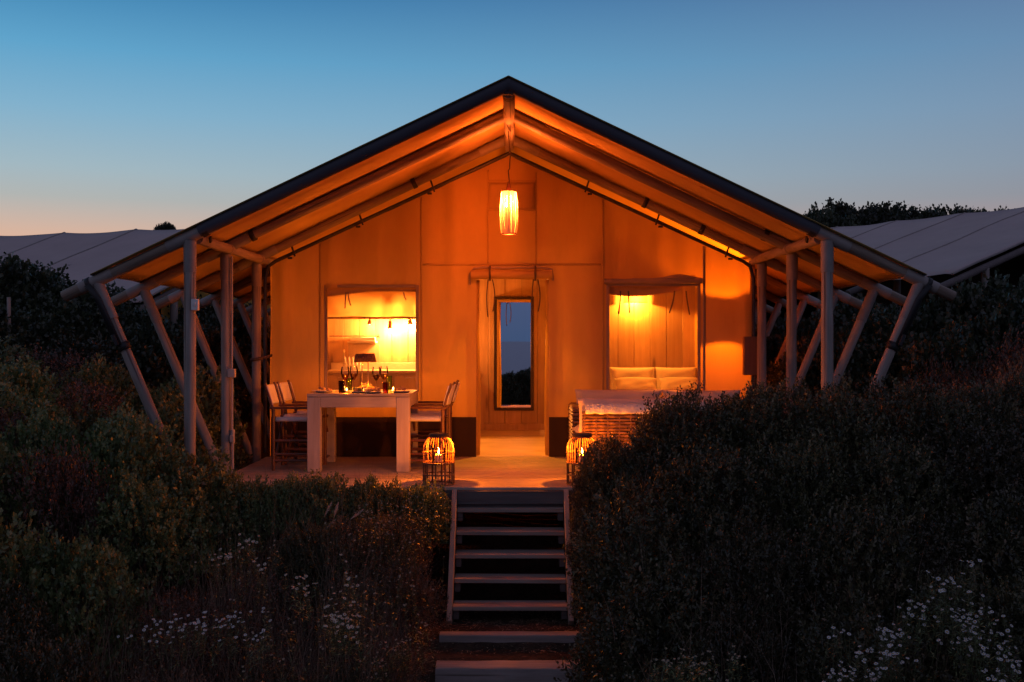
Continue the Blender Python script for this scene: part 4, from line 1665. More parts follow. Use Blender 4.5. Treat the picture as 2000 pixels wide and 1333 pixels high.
for k, (px, lab) in enumerate(((722, 'small cup-shaped kitchen lamp, leftmost of three'), (762, 'small cup-shaped kitchen lamp, middle of three'),
                              (801, 'small cup-shaped kitchen lamp, rightmost of three'))):
    d = 15.24
    x_ = (px - 1000) / F_PX * d
    dz = -.06 if k == 1 else 0
    lp = thing('cup_lamp', lab, 'lamp', (x_, d, 1.60), 'kitchen lamps')
    mb = MB(); mb.lathe([(.008, .06 - .0), (.010, .02 + dz * .3), (.022, -.0 + dz * .3), (.034, -.045 + dz), (.037, -.06 + dz), (.033, -.06 + dz), (.018, -.005 + dz * .4), (0, 0)], (x_, d, 1.60), 16)
    mb.build('cup', M['cane'], lp)
    mb = MB(); mb.lathe([(0, -.068 + dz), (.012, -.062 + dz), (.014, -.045 + dz), (0, -.03 + dz)], (x_, d, 1.60), 12)
    mb.build('bulb', M['bulb'], lp)
    point_light('kitchen_light', (x_, d + .11, 1.60 - .085 + dz), (25, 140, 160)[k], lp, .02, (1.0, .29, .05))
# rail, hood, tap, rack
rl = thing('utensil_rail', 'thin dark rail across the kitchen wall', 'rail', (-2.2, 15.44, 1.37))
mb = MB(); mb.cyl((-2.66, 15.44, 1.372), (-1.93, 15.44, 1.372), .007, n=8)
mb.build('rod', M['darkmetal'], rl)
mb = MB(); mb.lathe([(0, -.03), (.018, -.025), (.020, -.005), (.010, .005), (.012, .02), (0, .03)], (-1.945, 15.43, 1.372), 10)
mb.build('knob', M['darkmetal'], rl)
hd_ = thing('range_hood', 'pale range hood under the kitchen rail', 'hood', (-2.15, 15.3, 1.27))
mb = MB(); mb.box((-2.16, 15.33, 1.285), (.40, .30, .035), bev=.004); mb.box((-2.16, 15.40, 1.33), (.36, .18, .05), bev=.004)
mb.build('body', M['white'], hd_)
mb = MB(); mb.box((-2.16, 15.478, 1.10), (.46, .014, .30), bev=.003)
single('splash_board', mb, M['cabinet'], 'wooden splash board below the range hood', 'board', (-2.16, 15.478, .95))
mb = MB(); mb.tube([(-2.42, 15.25, .885), (-2.42, 15.25, 1.10), (-2.415, 15.22, 1.16), (-2.40, 15.16, 1.17), (-2.39, 15.12, 1.13)], .011, 8)
mb.cyl((-2.42, 15.25, .885), (-2.42, 15.25, .93), .02, n=10)
single('tap', mb, M['steel'], 'curved steel kitchen tap behind the left window', 'tap', (-2.42, 15.25, .885))
dk = thing('dish_rack', 'dish rack with pale plates on the kitchen counter', 'rack', (-2.28, 15.05, .885))
mb = MB()
for z_ in (.90, .96):
    mb.tube([(-2.42, 14.96, z_), (-2.12, 14.96, z_), (-2.12, 15.14, z_), (-2.42, 15.14, z_), (-2.42, 14.96, z_)], .005, 6)
mb.build('frame', M['steel'], dk)
for k in range(5):
    mb = MB(); mb.lathe([(0, 0), (.06, .004), (.09, .012), (.09, .016), (.05, .008), (0, .005)], (0, 0, 0), 18)
    mb.v = [(p[2] - 2.38 + .055 * k, p[0] * .9 + 15.05, p[1] + .99) for p in mb.v]
    mb.build('dish', M['ceramic'], dk)

# ================================================================== bedroom, seen through the right window
bed = thing('bed', 'bed with pale linen behind the right window', 'bed', (1.75, 14.7, 0))
mb = MB(); mb.box((1.72, 14.62, .24), (1.9, 1.66, .30), bev=.03)
mb.build('base', M['cabinet'], bed)
mb = MB(); mb.box((1.72, 14.62, .47), (1.86, 1.64, .20), bev=.06)
mb.build('mattress', M['bedlinen'], bed)
mb = MB()
mb.grid(lambda x_, y_: (x_, y_, .585 + .02 * fn(x_ * 3, y_ * 3, 1) + .012 * fn(x_ * 8, y_ * 8, 2)), lin(.80, 2.64, 30), lin(13.80, 15.05, 24))
mb.grid(lambda x_, f: (x_, 13.80 - .02 * math.sin(f * 3), .585 - .36 * f + .01 * fn(x_ * 5, f, 3)), lin(.80, 2.64, 30), lin(0, 1, 6))
mb.build('blanket', M['bedlinen'], bed)
pls = [(1.735, 15.30, .735, .66, .30, 12, 'standing bed pillow at the left'), (2.375, 15.30, .735, .60, .30, 12, 'standing bed pillow at the right'),
       (1.76, 15.02, .655, .60, .20, 38, 'bed pillow lying in front at the left'), (2.38, 15.02, .655, .56, .20, 38, 'bed pillow lying in front at the right')]
for k, (x_, y_, z_, w_, h_, a_, lab) in enumerate(pls):
    cushion('pillow', (x_, y_, z_), (w_, .17, h_ + .08), lab + ', behind the right window', 'pillow', rx(-a_), 'bedlinen', 20 + k, 'bed pillows')
# wall sconce above the bed
sx_, sy_, sz_ = (1240 - 1000) / F_PX * 15.36, 15.36, 1.3 + (666.5 - 578) / 134.8
sn = thing('wall_sconce', 'box-shaped woven wall lamp above the bed, shining down', 'lamp', (sx_, sy_, sz_ - .08))
for (a_, b_) in (((sx_ - .168, sy_ - .085), (sx_ + .168, sy_ - .085)), ((sx_ - .168, sy_ + .10), (sx_ - .168, sy_ - .085)), ((sx_ + .168, sy_ - .085), (sx_ + .168, sy_ + .10))):
    mb = MB()
    mb.grid(lambda u_, v_: (a_[0] + (b_[0] - a_[0]) * u_, a_[1] + (b_[1] - a_[1]) * u_, sz_ - .10 + .20 * v_), lin(0, 1, 6), lin(0, 1, 4))
    mb.build('shade', M['shadefab'], sn)
for z_ in (-.10, .10):
    mb = MB(); mb.box((sx_, sy_ - .088, sz_ + z_), (.345, .010, .010))
    mb.build('rim', M['cane'], sn)
mb = MB(); mb.lathe([(0, -.03), (.02, -.022), (.026, 0), (.018, .03), (0, .04)], (sx_, sy_ + .03, sz_), 12)
mb.build('bulb', M['bulb'], sn)
point_light('sconce_light', (sx_, sy_ + .03, sz_ - .055), 130, sn, .02, (1.0, .26, .02))
# drum lamp close behind the canvas, glowing through it
lx, ly, lz = 2.375, WY + .38, 1.52
fl = thing('drum_lamp', 'drum-shaded lamp behind the canvas at the right, its glow showing through', 'lamp', (lx, ly, 0))
mb = MB(); mb.lathe([(.16, -.105), (.16, .105)], (lx, ly, lz), 28)
o = mb.build('shade', M['lid'], fl)
md = o.modifiers.new('thickness', 'SOLIDIFY'); md.thickness = .004
mb = MB(); mb.lathe([(0, 0), (.12, 0), (.12, .02), (.015, .03), (.012, lz - .10), (0, lz - .09)], (lx, ly, 0), 16)
mb.build('stand', M['lid'], fl)
mb = MB(); mb.lathe([(0, -.02), (.012, -.012), (.014, 0), (.010, .015), (0, .02)], (lx + .05, ly + .04, lz), 12)
mb.build('bulb', M['bulb'], fl)
point_light('drum_light', (lx, ly, lz - .01), 170, fl, .02)

# ================================================================== neighbouring tents
def neighbour(name, label, E, rdir, ndir, w, rise, length, back, seams, front_gable):
    """E: eave corner; rdir: ridge direction; ndir: horizontal direction from eave to ridge"""
    E, rdir, ndir = Vector(E), Vector(rdir).normalized(), Vector(ndir).normalized()
    t_ = thing(name, label, 'tent', (E.x, E.y, ground(E.x, E.y)))
    far = ndir * (2 * w)

    def slope(sgn):
        def f(u, v):                      # u along the ridge, v up the slope 0..1
            sag = .05 * math.sin(math.pi * ((u / seams) % 1.0)) * (1 - .3 * v)
            base = E + rdir * u + (ndir * (w * v) if sgn < 0 else far - ndir * (w * v))
            return base + Vector((0, 0, rise * v - sag + .02 * fn(u, v * 4, 3)))
        return f
    for sgn in (-1, 1):
        mb_ = MB(); mb_.grid(slope(sgn), lin(-back, length, int((length + back) / .12)), lin(0, 1, 12))
        o_ = mb_.build('roof_canvas', M['roof'], t_, ang=60)
        md_ = o_.modifiers.new('thickness', 'SOLIDIFY'); md_.thickness = .006; md_.offset = 1
    u = -back
    while u < length + .01:
        for sgn in (-1, 1):
            f = slope(sgn)
            mb_ = MB(); mb_.tube([f(u, v) + Vector((0, 0, .004)) for v in lin(0, 1, 8)], .016, 6)
            mb_.build('seam', M['sleeve'], t_)
            a_ = f(u, -.03) - Vector((0, 0, .10)); b_ = f(u, 1) - Vector((0, 0, .10))
            pole('rafter', a_ - (b_ - a_) * .05, b_, .05, M['fascia'], t_, int(u * 10) + 300, 10)
            pb_ = (E + rdir * u + (ndir * .75 if sgn < 0 else far - ndir * .75))
            gz = ground(pb_.x, pb_.y)
            pole('post', (pb_.x, pb_.y, gz - .2), (pb_.x, pb_.y, E.z + rise * .16 - .1), .055, M['pole'], t_, int(u * 10) + 400, 10)
        u += seams
    for uu in ((-back + seams * 2 if front_gable else -back + .3), length - .3):
        mb_ = MB()
        mb_.grid(lambda s_, h_: (E + rdir * uu + ndir * (.85 + (2 * w - 1.7) * s_)) * 1.0 + Vector((0, 0, -1.9 * (1 - h_) + (rise * (1 - abs(2 * s_ - 1) * (1 - .85 / w)) - .12) * h_)),
                 lin(0, 1, 16), lin(0, 1, 6))
        mb_.build('gable_canvas', M['skirt'] if front_gable else M['canvas'], t_)
    return t_


neighbour('neighbour_tent', 'unlit grey canvas tent roof at the right edge, beyond the braces', (5.93, 14.5, 2.22), (-.545, .839, 0), (.839, .545, 0), 4.6, 1.42, 9.0, .1, 1.45, True)
ph_ = R(19)
nd = Vector((math.sin(ph_), math.cos(ph_), 0))
rdv = Vector((-math.cos(ph_), math.sin(ph_), 0))
Rg = Vector((-5.87, 19.0, 3.33))
Eb = Rg - nd * 4.0
neighbour('neighbour_tent', 'unlit grey canvas tent roof at the left edge, above the shrubs', (Eb.x - rdv.x * 2.2, Eb.y - rdv.y * 2.2, 3.33 - 1.50), rdv, nd, 4.0, 1.50, 11.5, 0, 1.62, False)

# ================================================================== vegetation
def set_mesh(name, V, Fq, mat, rnd=None, mats=None, mi=None):
    me = bpy.data.meshes.new(name)
    V = np.asarray(V, dtype=np.float32); Fq = np.asarray(Fq, dtype=np.int32)
    nf, k_ = Fq.shape
    me.vertices.add(len(V)); me.vertices.foreach_set('co', V.ravel())
    me.loops.add(nf * k_); me.loops.foreach_set('vertex_index', Fq.ravel())
    me.polygons.add(nf)
    me.polygons.foreach_set('loop_start', np.arange(0, nf * k_, k_, dtype=np.int32))
    me.polygons.foreach_set('loop_total', np.full(nf, k_, dtype=np.int32))
    for m_ in (mats or [mat]):
        me.materials.append(m_)
    if mi is not None:
        me.polygons.foreach_set('material_index', np.asarray(mi, dtype=np.int32))
    if rnd is not None:
        a_ = me.attributes.new('rnd', 'FLOAT', 'FACE')
        a_.data.foreach_set('value', np.asarray(rnd, dtype=np.float32))
    me.update(calc_edges=True)
    return me


def norm(a_):
    return a_ / np.maximum(np.linalg.norm(a_, axis=-1, keepdims=True), 1e-9)


def leaves(P, D, U, ln, wd, rs, curl=.15):
    """rhombic leaves: base P, direction D, side U"""
    n_ = len(P)
    ln = ln[:, None]; wd = wd[:, None]
    Nn = norm(np.cross(D, U))
    v0 = P
    v1 = P + D * ln * .5 + U * wd * .5 + Nn * ln * curl * .5
    v2 = P + D * ln
    v3 = P + D * ln * .5 - U * wd * .5 + Nn * ln * curl * .5
    V = np.stack([v0, v1, v2, v3], 1).reshape(-1, 3)
    Fq = np.arange(n_ * 4).reshape(-1, 4)
    return V, Fq


def shrub_mesh(seed, nsprig, per, ln, wd, mat, spiky=.5, twig_len=.20, squash=1.0, lobes=9, lobe_amp=.28):
    rg = np.random.default_rng(seed)
    lob = norm(rg.normal(size=(lobes, 3)) * [1, 1, .7] + [0, 0, .35])
    lw_ = rg.uniform(.25, .6, lobes)

    def radius(d):
        c_ = d @ lob.T
        return .74 + lobe_amp * np.max(np.exp(-((1 - c_) / lw_ ** 2 * 1.6)), axis=1) + .05 * np.sin(d[:, 0] * 9 + d[:, 1] * 7 + seed)
    d = norm(rg.normal(size=(nsprig * 2, 3)))
    d = d[d[:, 2] > -.22][:nsprig]
    ns = len(d)
    depth = 1 - rg.random(ns) ** 2.2 * .45
    C = d * (radius(d) * depth)[:, None]
    up = np.array([0, 0, 1.0])
    ax = norm(d * rg.uniform(.5, 1.0, (ns, 1)) + up * rg.uniform(.1, 1.0, (ns, 1)) * spiky + rg.normal(size=(ns, 3)) * .28)
    tl = twig_len * rg.uniform(.5, 1.35, ns)
    C0 = C - ax * (tl * .6)[:, None]
    sh = rg.random(ns)
    f = np.tile((np.arange(per) + .5) / per, (ns, 1)) + rg.uniform(-.04, .04, (ns, per))
    P = C0[:, None, :] + ax[:, None, :] * (f * tl[:, None])[..., None]
    side = norm(rg.normal(size=(ns, per, 3)))
    side = norm(side - ax[:, None, :] * np.sum(side * ax[:, None, :], -1, keepdims=True))
    D = norm(side * rg.uniform(.55, 1.0, (ns, per, 1)) + ax[:, None, :] * rg.uniform(.3, .9, (ns, per, 1)))
    U = norm(np.cross(D, norm(rg.normal(size=(ns, per, 3)))))
    L_ = ln * rg.uniform(.6, 1.2, (ns, per)) * (1 - .35 * f)
    W_ = wd * rg.uniform(.7, 1.2, (ns, per))
    V, Fq = leaves(P.reshape(-1, 3), D.reshape(-1, 3), U.reshape(-1, 3), L_.ravel(), W_.ravel(), None)
    V[:, 2] /= np.percentile(V[:, 2], 98.5)
    V[:, :2] /= np.percentile(np.hypot(V[:, 0], V[:, 1]), 93)
    rnd = np.clip(.62 * np.repeat(sh, per) + .38 * rg.random(ns * per), 0, 1)
    me = set_mesh('foliage', V, Fq, mat, rnd)
    # branches
    mb_ = MB()
    rd_ = random.Random(seed)
    for k_ in range(26):
        q = d[rd_.randrange(ns)]
        e = Vector(q) * .86
        mid = Vector((e.x * .45, e.y * .45, e.z * .38 + .05))
        mb_.tube([(e.x * .06, e.y * .06, -.12), mid, e], [.028, .016, .006], 5)
    mb_.v = [(p[0], p[1], p[2] * squash) for p in mb_.v]
    stem = mb_.mesh('branches', M['twig'])
    return me, stem


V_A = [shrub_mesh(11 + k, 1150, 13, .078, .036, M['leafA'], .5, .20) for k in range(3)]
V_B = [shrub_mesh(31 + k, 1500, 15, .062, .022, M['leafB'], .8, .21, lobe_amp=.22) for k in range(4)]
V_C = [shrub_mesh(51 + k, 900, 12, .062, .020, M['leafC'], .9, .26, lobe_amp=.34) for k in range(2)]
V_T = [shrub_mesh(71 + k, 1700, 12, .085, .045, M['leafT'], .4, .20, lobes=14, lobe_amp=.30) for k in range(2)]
KIND = {'A': V_A, 'B': V_B, 'C': V_C, 'T': V_T}
vr = random.Random(99)


def shrub(kind, x_, y_, r_, ztop, label, group, name='shrub', sink=.12):
    g_ = ground(x_, y_) - sink
    vs_ = KIND[kind]
    fo, stm = vs_[vr.randrange(len(vs_))]
    t_ = thing(name, label, 'shrub', (x_, y_, g_), group, vr.uniform(0, 6.28))
    hh = max(.25, ztop - g_)
    hc = min(hh, r_ * vr.uniform(1.3, 1.65))
    sx_ = r_ * vr.uniform(1.0, 1.2)
    for nm_, me_ in (('foliage', fo), ('branches', stm)):
        c_ = new_obj(nm_, me_, t_)
        c_.scale = (sx_, sx_ * vr.uniform(.92, 1.08), hc)
        c_.location = (0, 0, hh - hc)
    if hh - hc > .12:
        mb_ = MB()
        for k_ in range(4):
            a_ = k_ * 1.57 + vr.uniform(-.4, .4)
            mb_.tube([(.03 * math.cos(a_), .03 * math.sin(a_), -.05), (.10 * math.cos(a_ + .4), .10 * math.sin(a_ + .4), (hh - hc) * .6), (.2 * r_ * math.cos(a_), .2 * r_ * math.sin(a_), hh - hc * .6)], [.016, .012, .007], 5)
        mb2_ = new_obj('stem', mb_.mesh('stem', M['twig']), t_)
    return t_


# right-hand mound: rows stepping down towards the camera
LAB_R = 'small-leaved dark shrub in the big hedge mound right of the stairs'
GR_R = 'shrubs of the mound right of the stairs'
for (y_, tops, x0_, x1_, r_) in (
        (9.05, [(.9, .30), (1.15, .55), (1.5, .76), (2.2, .80), (3.4, .82), (4.6, .95)], 1.45, 5.0, .40),
        (8.45, [(.85, .30), (1.05, .62), (1.25, .82), (1.6, .88), (2.4, .86), (3.6, .88), (4.8, 1.0)], 1.40, 4.8, .44),
        (7.80, [(.8, .0), (1.1, .32), (1.8, .48), (2.8, .52), (4.4, .65)], .96, 4.5, .46),
        (7.15, [(.8, -.45), (1.3, -.12), (2.0, .08), (3.0, .14), (4.4, .35)], 1.04, 4.2, .45),
        (6.50, [(.75, -.78), (1.3, -.50), (2.2, -.28), (4.0, -.05)], .98, 3.6, .42),
        (5.90, [(.75, -1.02), (1.4, -.85), (2.4, -.62), (4.0, -.45)], 1.04, 3.2, .40)):
    x_ = x0_
    while x_ < x1_:
        LAB_R = {9.05: 'small-leaved dark shrub at the back of the hedge mound right of the stairs', 8.45: 'small-leaved dark shrub along the crest of the mound right of the stairs',
                 7.80: 'small-leaved dark shrub on the upper face of the mound right of the stairs', 7.15: 'small-leaved dark shrub on the middle face of the mound right of the stairs',
                 6.50: 'small-leaved dark shrub low on the mound right of the stairs', 5.90: 'small-leaved dark shrub at the foot of the mound right of the stairs'}[y_]
        shrub('B', x_ + vr.uniform(-.07, .07), y_ + vr.uniform(-.14, .14), r_ * vr.uniform(.88, 1.18), interp(x_, tops) + vr.uniform(-.06, .07), LAB_R, GR_R)
        x_ += .60 * vr.uniform(.85, 1.15)

# left bank: brighter, broader leaves
LAB_L = 'leafy green shrub on the bank left of the tent braces'
GR_L = 'shrubs of the bank left of the tent'
for (y_, tops, x0_, x1_, r_) in (
        (11.6, [(-7.0, 1.55), (-5.5, 1.15), (-4.0, .95), (-3.5, .8)], -7.2, -3.55, .62),
        (10.7, [(-6.5, 1.35), (-5.2, 1.02), (-4.2, .90), (-3.5, .62)], -6.4, -3.60, .56),
        (9.85, [(-6.0, 1.10), (-5.0, .92), (-4.0, .72), (-3.3, .42)], -5.8, -3.45, .52),
        (9.0, [(-5.2, .90), (-4.4, .76), (-3.6, .62), (-3.1, .48), (-2.8, .32), (-2.5, .18)], -5.1, -2.45, .46),
        (8.35, [(-4.8, .62), (-3.8, .42), (-3.0, .14), (-2.4, -.1)], -4.6, -2.5, .45),
        (7.5, [(-4.4, .22), (-3.6, .02), (-3.0, -.28)], -4.3, -2.9, .44)):
    x_ = x0_
    while x_ < x1_:
        LAB_L = {11.6: 'leafy green shrub at the back of the bank behind the left braces', 10.7: 'leafy green shrub on the bank beside the second left brace', 9.85: 'leafy green shrub on the bank beside the front left brace',
                 9.0: 'leafy green shrub at the foot of the front left post', 8.35: 'leafy green shrub on the left bank nearer the camera', 7.5: 'leafy green shrub at the left edge of the foreground'}[y_]
        shrub('A' if vr.random() < .88 else 'C', x_ + vr.uniform(-.1, .1), y_ + vr.uniform(-.15, .15), r_ * vr.uniform(.85, 1.2), interp(x_, tops) + vr.uniform(-.09, .08), LAB_L, GR_L)
        x_ += r_ * 1.25 * vr.uniform(.85, 1.15)
# low leafy plants along the front edge of the deck
LAB_D = 'low leafy plant growing along the front edge of the deck'
for x_, zt in ((-2.55, .10), (-2.25, .07), (-1.95, .10), (-1.62, .10), (-1.30, .08), (-1.0, .06), (-.80, .0)):
    shrub('A', x_, 9.18 + vr.uniform(-.06, .04), .27, zt + vr.uniform(-.02, .04), LAB_D, 'plants along the deck edge')
# dark scrub farther back, left and right
for (x_, y_, r_, zt) in ((-8.2, 15.0, 1.1, 2.25), (-6.9, 14.4, 1.0, 2.30), (-5.8, 14.2, .9, 1.95), (-5.0, 13.6, .8, 1.60), (-4.3, 13.4, .75, 1.45), (-6.2, 13.0, .8, 1.65),
                         (-7.4, 12.9, .9, 1.80), (-3.9, 14.6, .7, 1.6), (-4.4, 15.8, .8, 1.8), (-9.4, 14.4, 1.1, 2.3), (-5.2, 12.5, .7, 1.25)):
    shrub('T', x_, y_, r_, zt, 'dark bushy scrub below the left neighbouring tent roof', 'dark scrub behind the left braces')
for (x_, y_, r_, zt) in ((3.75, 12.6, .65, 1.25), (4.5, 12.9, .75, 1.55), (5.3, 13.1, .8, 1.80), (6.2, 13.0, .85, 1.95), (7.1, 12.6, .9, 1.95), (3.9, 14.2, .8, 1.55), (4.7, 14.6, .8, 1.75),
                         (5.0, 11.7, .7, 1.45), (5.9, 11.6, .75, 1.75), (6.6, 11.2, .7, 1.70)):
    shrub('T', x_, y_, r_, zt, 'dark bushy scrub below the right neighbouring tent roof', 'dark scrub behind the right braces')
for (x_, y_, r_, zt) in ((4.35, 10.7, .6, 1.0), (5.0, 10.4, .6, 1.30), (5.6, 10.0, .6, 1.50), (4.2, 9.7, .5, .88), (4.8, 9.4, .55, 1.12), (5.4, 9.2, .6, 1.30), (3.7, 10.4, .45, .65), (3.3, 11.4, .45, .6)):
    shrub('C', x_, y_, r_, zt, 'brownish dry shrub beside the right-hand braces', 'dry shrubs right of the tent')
# hills of trees on the right skyline
tl_ = 'dense dark tree on the skyline above the right neighbouring tent'
for (px, top, d, r_) in ((1618, 420, 27, .9), (1668, 410, 28, 1.2), (1722, 413, 29, 1.2), (1775, 419, 29, 1.2), (1830, 421, 30, 1.2), (1880, 419, 30, 1.2), (1930, 421, 31, 1.2), (1975, 428, 31, 1.1)):
    x_ = (px - 1000) / F_PX * d
    zt = 1.3 + (666.5 - top) / F_PX * d
    g_ = ground(x_, d)
    t_ = thing('tree', tl_, 'tree', (x_, d, g_), 'trees on the right skyline', vr.uniform(0, 6))
    crown_h = 1.6
    fo, stm = V_T[vr.randrange(2)]
    for (dx, dz, q) in ((0, 0, 1.0),):
        c_ = new_obj('crown', fo, t_)
        c_.scale = (r_ * 1.15, r_ * 1.1, crown_h)
        c_.location = (dx, 0, zt - g_ - crown_h)
    mb = MB(); mb.tube([(0, 0, -.3), (.05, .03, (zt - g_) * .4), (0, 0, zt - g_ - crown_h * .6)], [.16, .12, .06], 8)
    b_ = new_obj('trunk', mb.mesh('trunk', M['twig']), t_)
    c2 = new_obj('branches', stm, t_)
    c2.scale = (r_, r_, crown_h); c2.location = (0, 0, zt - g_ - crown_h)
x_, d = (323 - 1000) / F_PX * 24, 24
shrub('T', x_, d, .22, 1.3 + (666.5 - 438) / F_PX * d, 'small tuft of foliage peeping over the left neighbouring roof', None)
# scrub on the slope behind the camera, seen in the mirror
for k in range(12):
    x_ = -2.6 + .5 * k + vr.uniform(-.1, .1)
    shrub('T', x_, -3.4 + vr.uniform(-.8, .8), .55, .12 + vr.uniform(-.25, .25), 'dark scrub on the seaward slope, seen only in the mirror', 'scrub seen in the mirror')

# leaning fence post far left
pole_o = pole('fence_post', (-5.95, 12.6, .6), (-5.98, 12.6, 1.82), .022, M['pole'], None, 77, 10)
tag(pole_o, 'thin grey post standing in the scrub at the far left', 'post')


# ------------------------------------------------------------------ grasses
def blades(pts, seed, hmin, hmax, wid, bend, name, mat, label, cat):
    rg = np.random.default_rng(seed)
    n_ = len(pts)
    P = np.array(pts)
    H = rg.uniform(hmin, hmax, n_)
    a_ = rg.uniform(0, 6.283, n_)
    lean = rg.uniform(.05, 1, n_) * bend
    dirv = np.stack([np.cos(a_), np.sin(a_), np.zeros(n_)], 1)
    b_ = rg.uniform(0, 6.283, n_)
    side = np.stack([np.cos(b_), np.sin(b_) * .4, np.zeros(n_)], 1)
    W = wid * rg.uniform(.6, 1.3, n_)
    seg = 4
    V, rn = [], []
    for i_ in range(seg + 1):
        f = i_ / seg
        c_ = P + dirv * (H * lean * f ** 1.8)[:, None] + np.array([0, 0, 1.0]) * (H * (f - .28 * lean * f * f))[:, None]
        w_ = (W * (1 - .85 * f))[:, None] * .5
        V += [c_ - side * w_, c_ + side * w_]
    V = np.stack(V, 1).reshape(-1, 3)
    k_ = 2 * (seg + 1)
    base = np.arange(n_) * k_
    Fq = np.concatenate([np.stack([base + 2 * i_, base + 2 * i_ + 1, base + 2 * i_ + 3, base + 2 * i_ + 2], 1) for i_ in range(seg)])
    rn = np.tile(rg.random(n_), seg)
    o_ = new_obj(name, set_mesh(name, V, Fq, mat, rn))
    return tag(o_, label, cat, kind='stuff')


gr = random.Random(4)
pts = []
# tussocks in the left foreground
for k in range(210):
    y_ = gr.uniform(6.0, 9.1)
    x_ = gr.uniform(-4.2, -.72)
    if y_ > 8.6 and x_ < -2.9:
        continue
    dens = gr.randint(24, 60)
    for i_ in range(dens):
        a_, q = gr.uniform(0, 6.28), abs(gr.gauss(0, .09))
        px_, py_ = x_ + q * math.cos(a_), y_ + q * math.sin(a_)
        pts.append((px_, py_, ground(px_, py_) - .02))
blades(pts, 1, .18, .62, .0050, .75, 'dry_grass', M['grass'], 'dry brown grass in the left foreground', 'grass')
pts = []
for k in range(420):
    if k < 300:
        x_, y_ = gr.uniform(-2.5, -.75), gr.uniform(9.0, 9.35)
    else:
        x_, y_ = gr.uniform(-3.6, -1.2), gr.uniform(8.2, 9.2)
    pts.append((x_, y_, ground(x_, y_)))
for k in range(130):
    x_, y_ = gr.uniform(-3.5, -.95), gr.uniform(6.5, 8.9)
    for i_ in range(gr.randint(5, 16)):
        px_, py_ = x_ + gr.gauss(0, .07), y_ + gr.gauss(0, .07)
        pts.append((px_, py_, ground(px_, py_) + gr.uniform(0, .15)))
blades(pts, 2, .50, 1.0, .0044, .5, 'tall_grass', M['grass'], 'tall thin grass stalks in front of the deck and table', 'grass')
pts = []
for k in range(95):
    x_, y_ = gr.uniform(.75, 2.9), gr.uniform(6.0, 8.3)
    b_ = interp(y_, [(5.9, -.95), (6.5, -.55), (7.2, -.2), (8.0, .15), (8.5, .4)]) - .12 + .12 * (x_ - 1.6)
    for i_ in range(gr.randint(4, 16)):
        pts.append((x_ + gr.gauss(0, .05), y_ + gr.gauss(0, .05), b_ + gr.uniform(-.1, .03)))
for k in range(40):
    x_, y_ = gr.uniform(3.2, 5.4), gr.uniform(9.3, 11.8)
    for i_ in range(20):
        px_, py_ = x_ + gr.gauss(0, .08), y_ + gr.gauss(0, .08)
        pts.append((px_, py_, ground(px_, py_) + .3))
blades(pts, 3, .22, .55, .0042, .9, 'wispy_grass', M['grass'], 'wispy dry grass growing through the mound at the right', 'grass')
# straw and leaf litter on the path
P, D, U, ln_, wd_, rn = [], [], [], [], [], []
for k in range(5200):
    x_ = gr.uniform(-.95, .85); y_ = gr.uniform(7.2, 9.1)
    if 7.88 < y_ < 8.19 and abs(x_) < .58 and gr.random() < .93:
        continue
    z_ = ground(x_, y_)
    if 8.3 < y_ < 8.45 and abs(x_) < .58:
        continue
    a_ = gr.uniform(0, 6.28)
    P.append((x_, y_, z_ + gr.uniform(.004, .022)))
    D.append((math.cos(a_), math.sin(a_), gr.uniform(-.1, .25)))
    U.append((-math.sin(a_), math.cos(a_), gr.uniform(-.3, .3)))
    leafy = gr.random() < .3
    ln_.append(gr.uniform(.015, .035) if leafy else gr.uniform(.03, .085)); wd_.append(.012 if leafy else .0038)
V, Fq = leaves(np.array(P), norm(np.array(D)), norm(np.array(U)), np.array(ln_), np.array(wd_), None, .08)
o = new_obj('straw_litter', set_mesh('straw_litter', V, Fq, M['straw'], np.random.default_rng(3).random(len(Fq))))
tag(o, 'brown straw and leaf litter on the soil path between the steps', 'straw', kind='stuff')


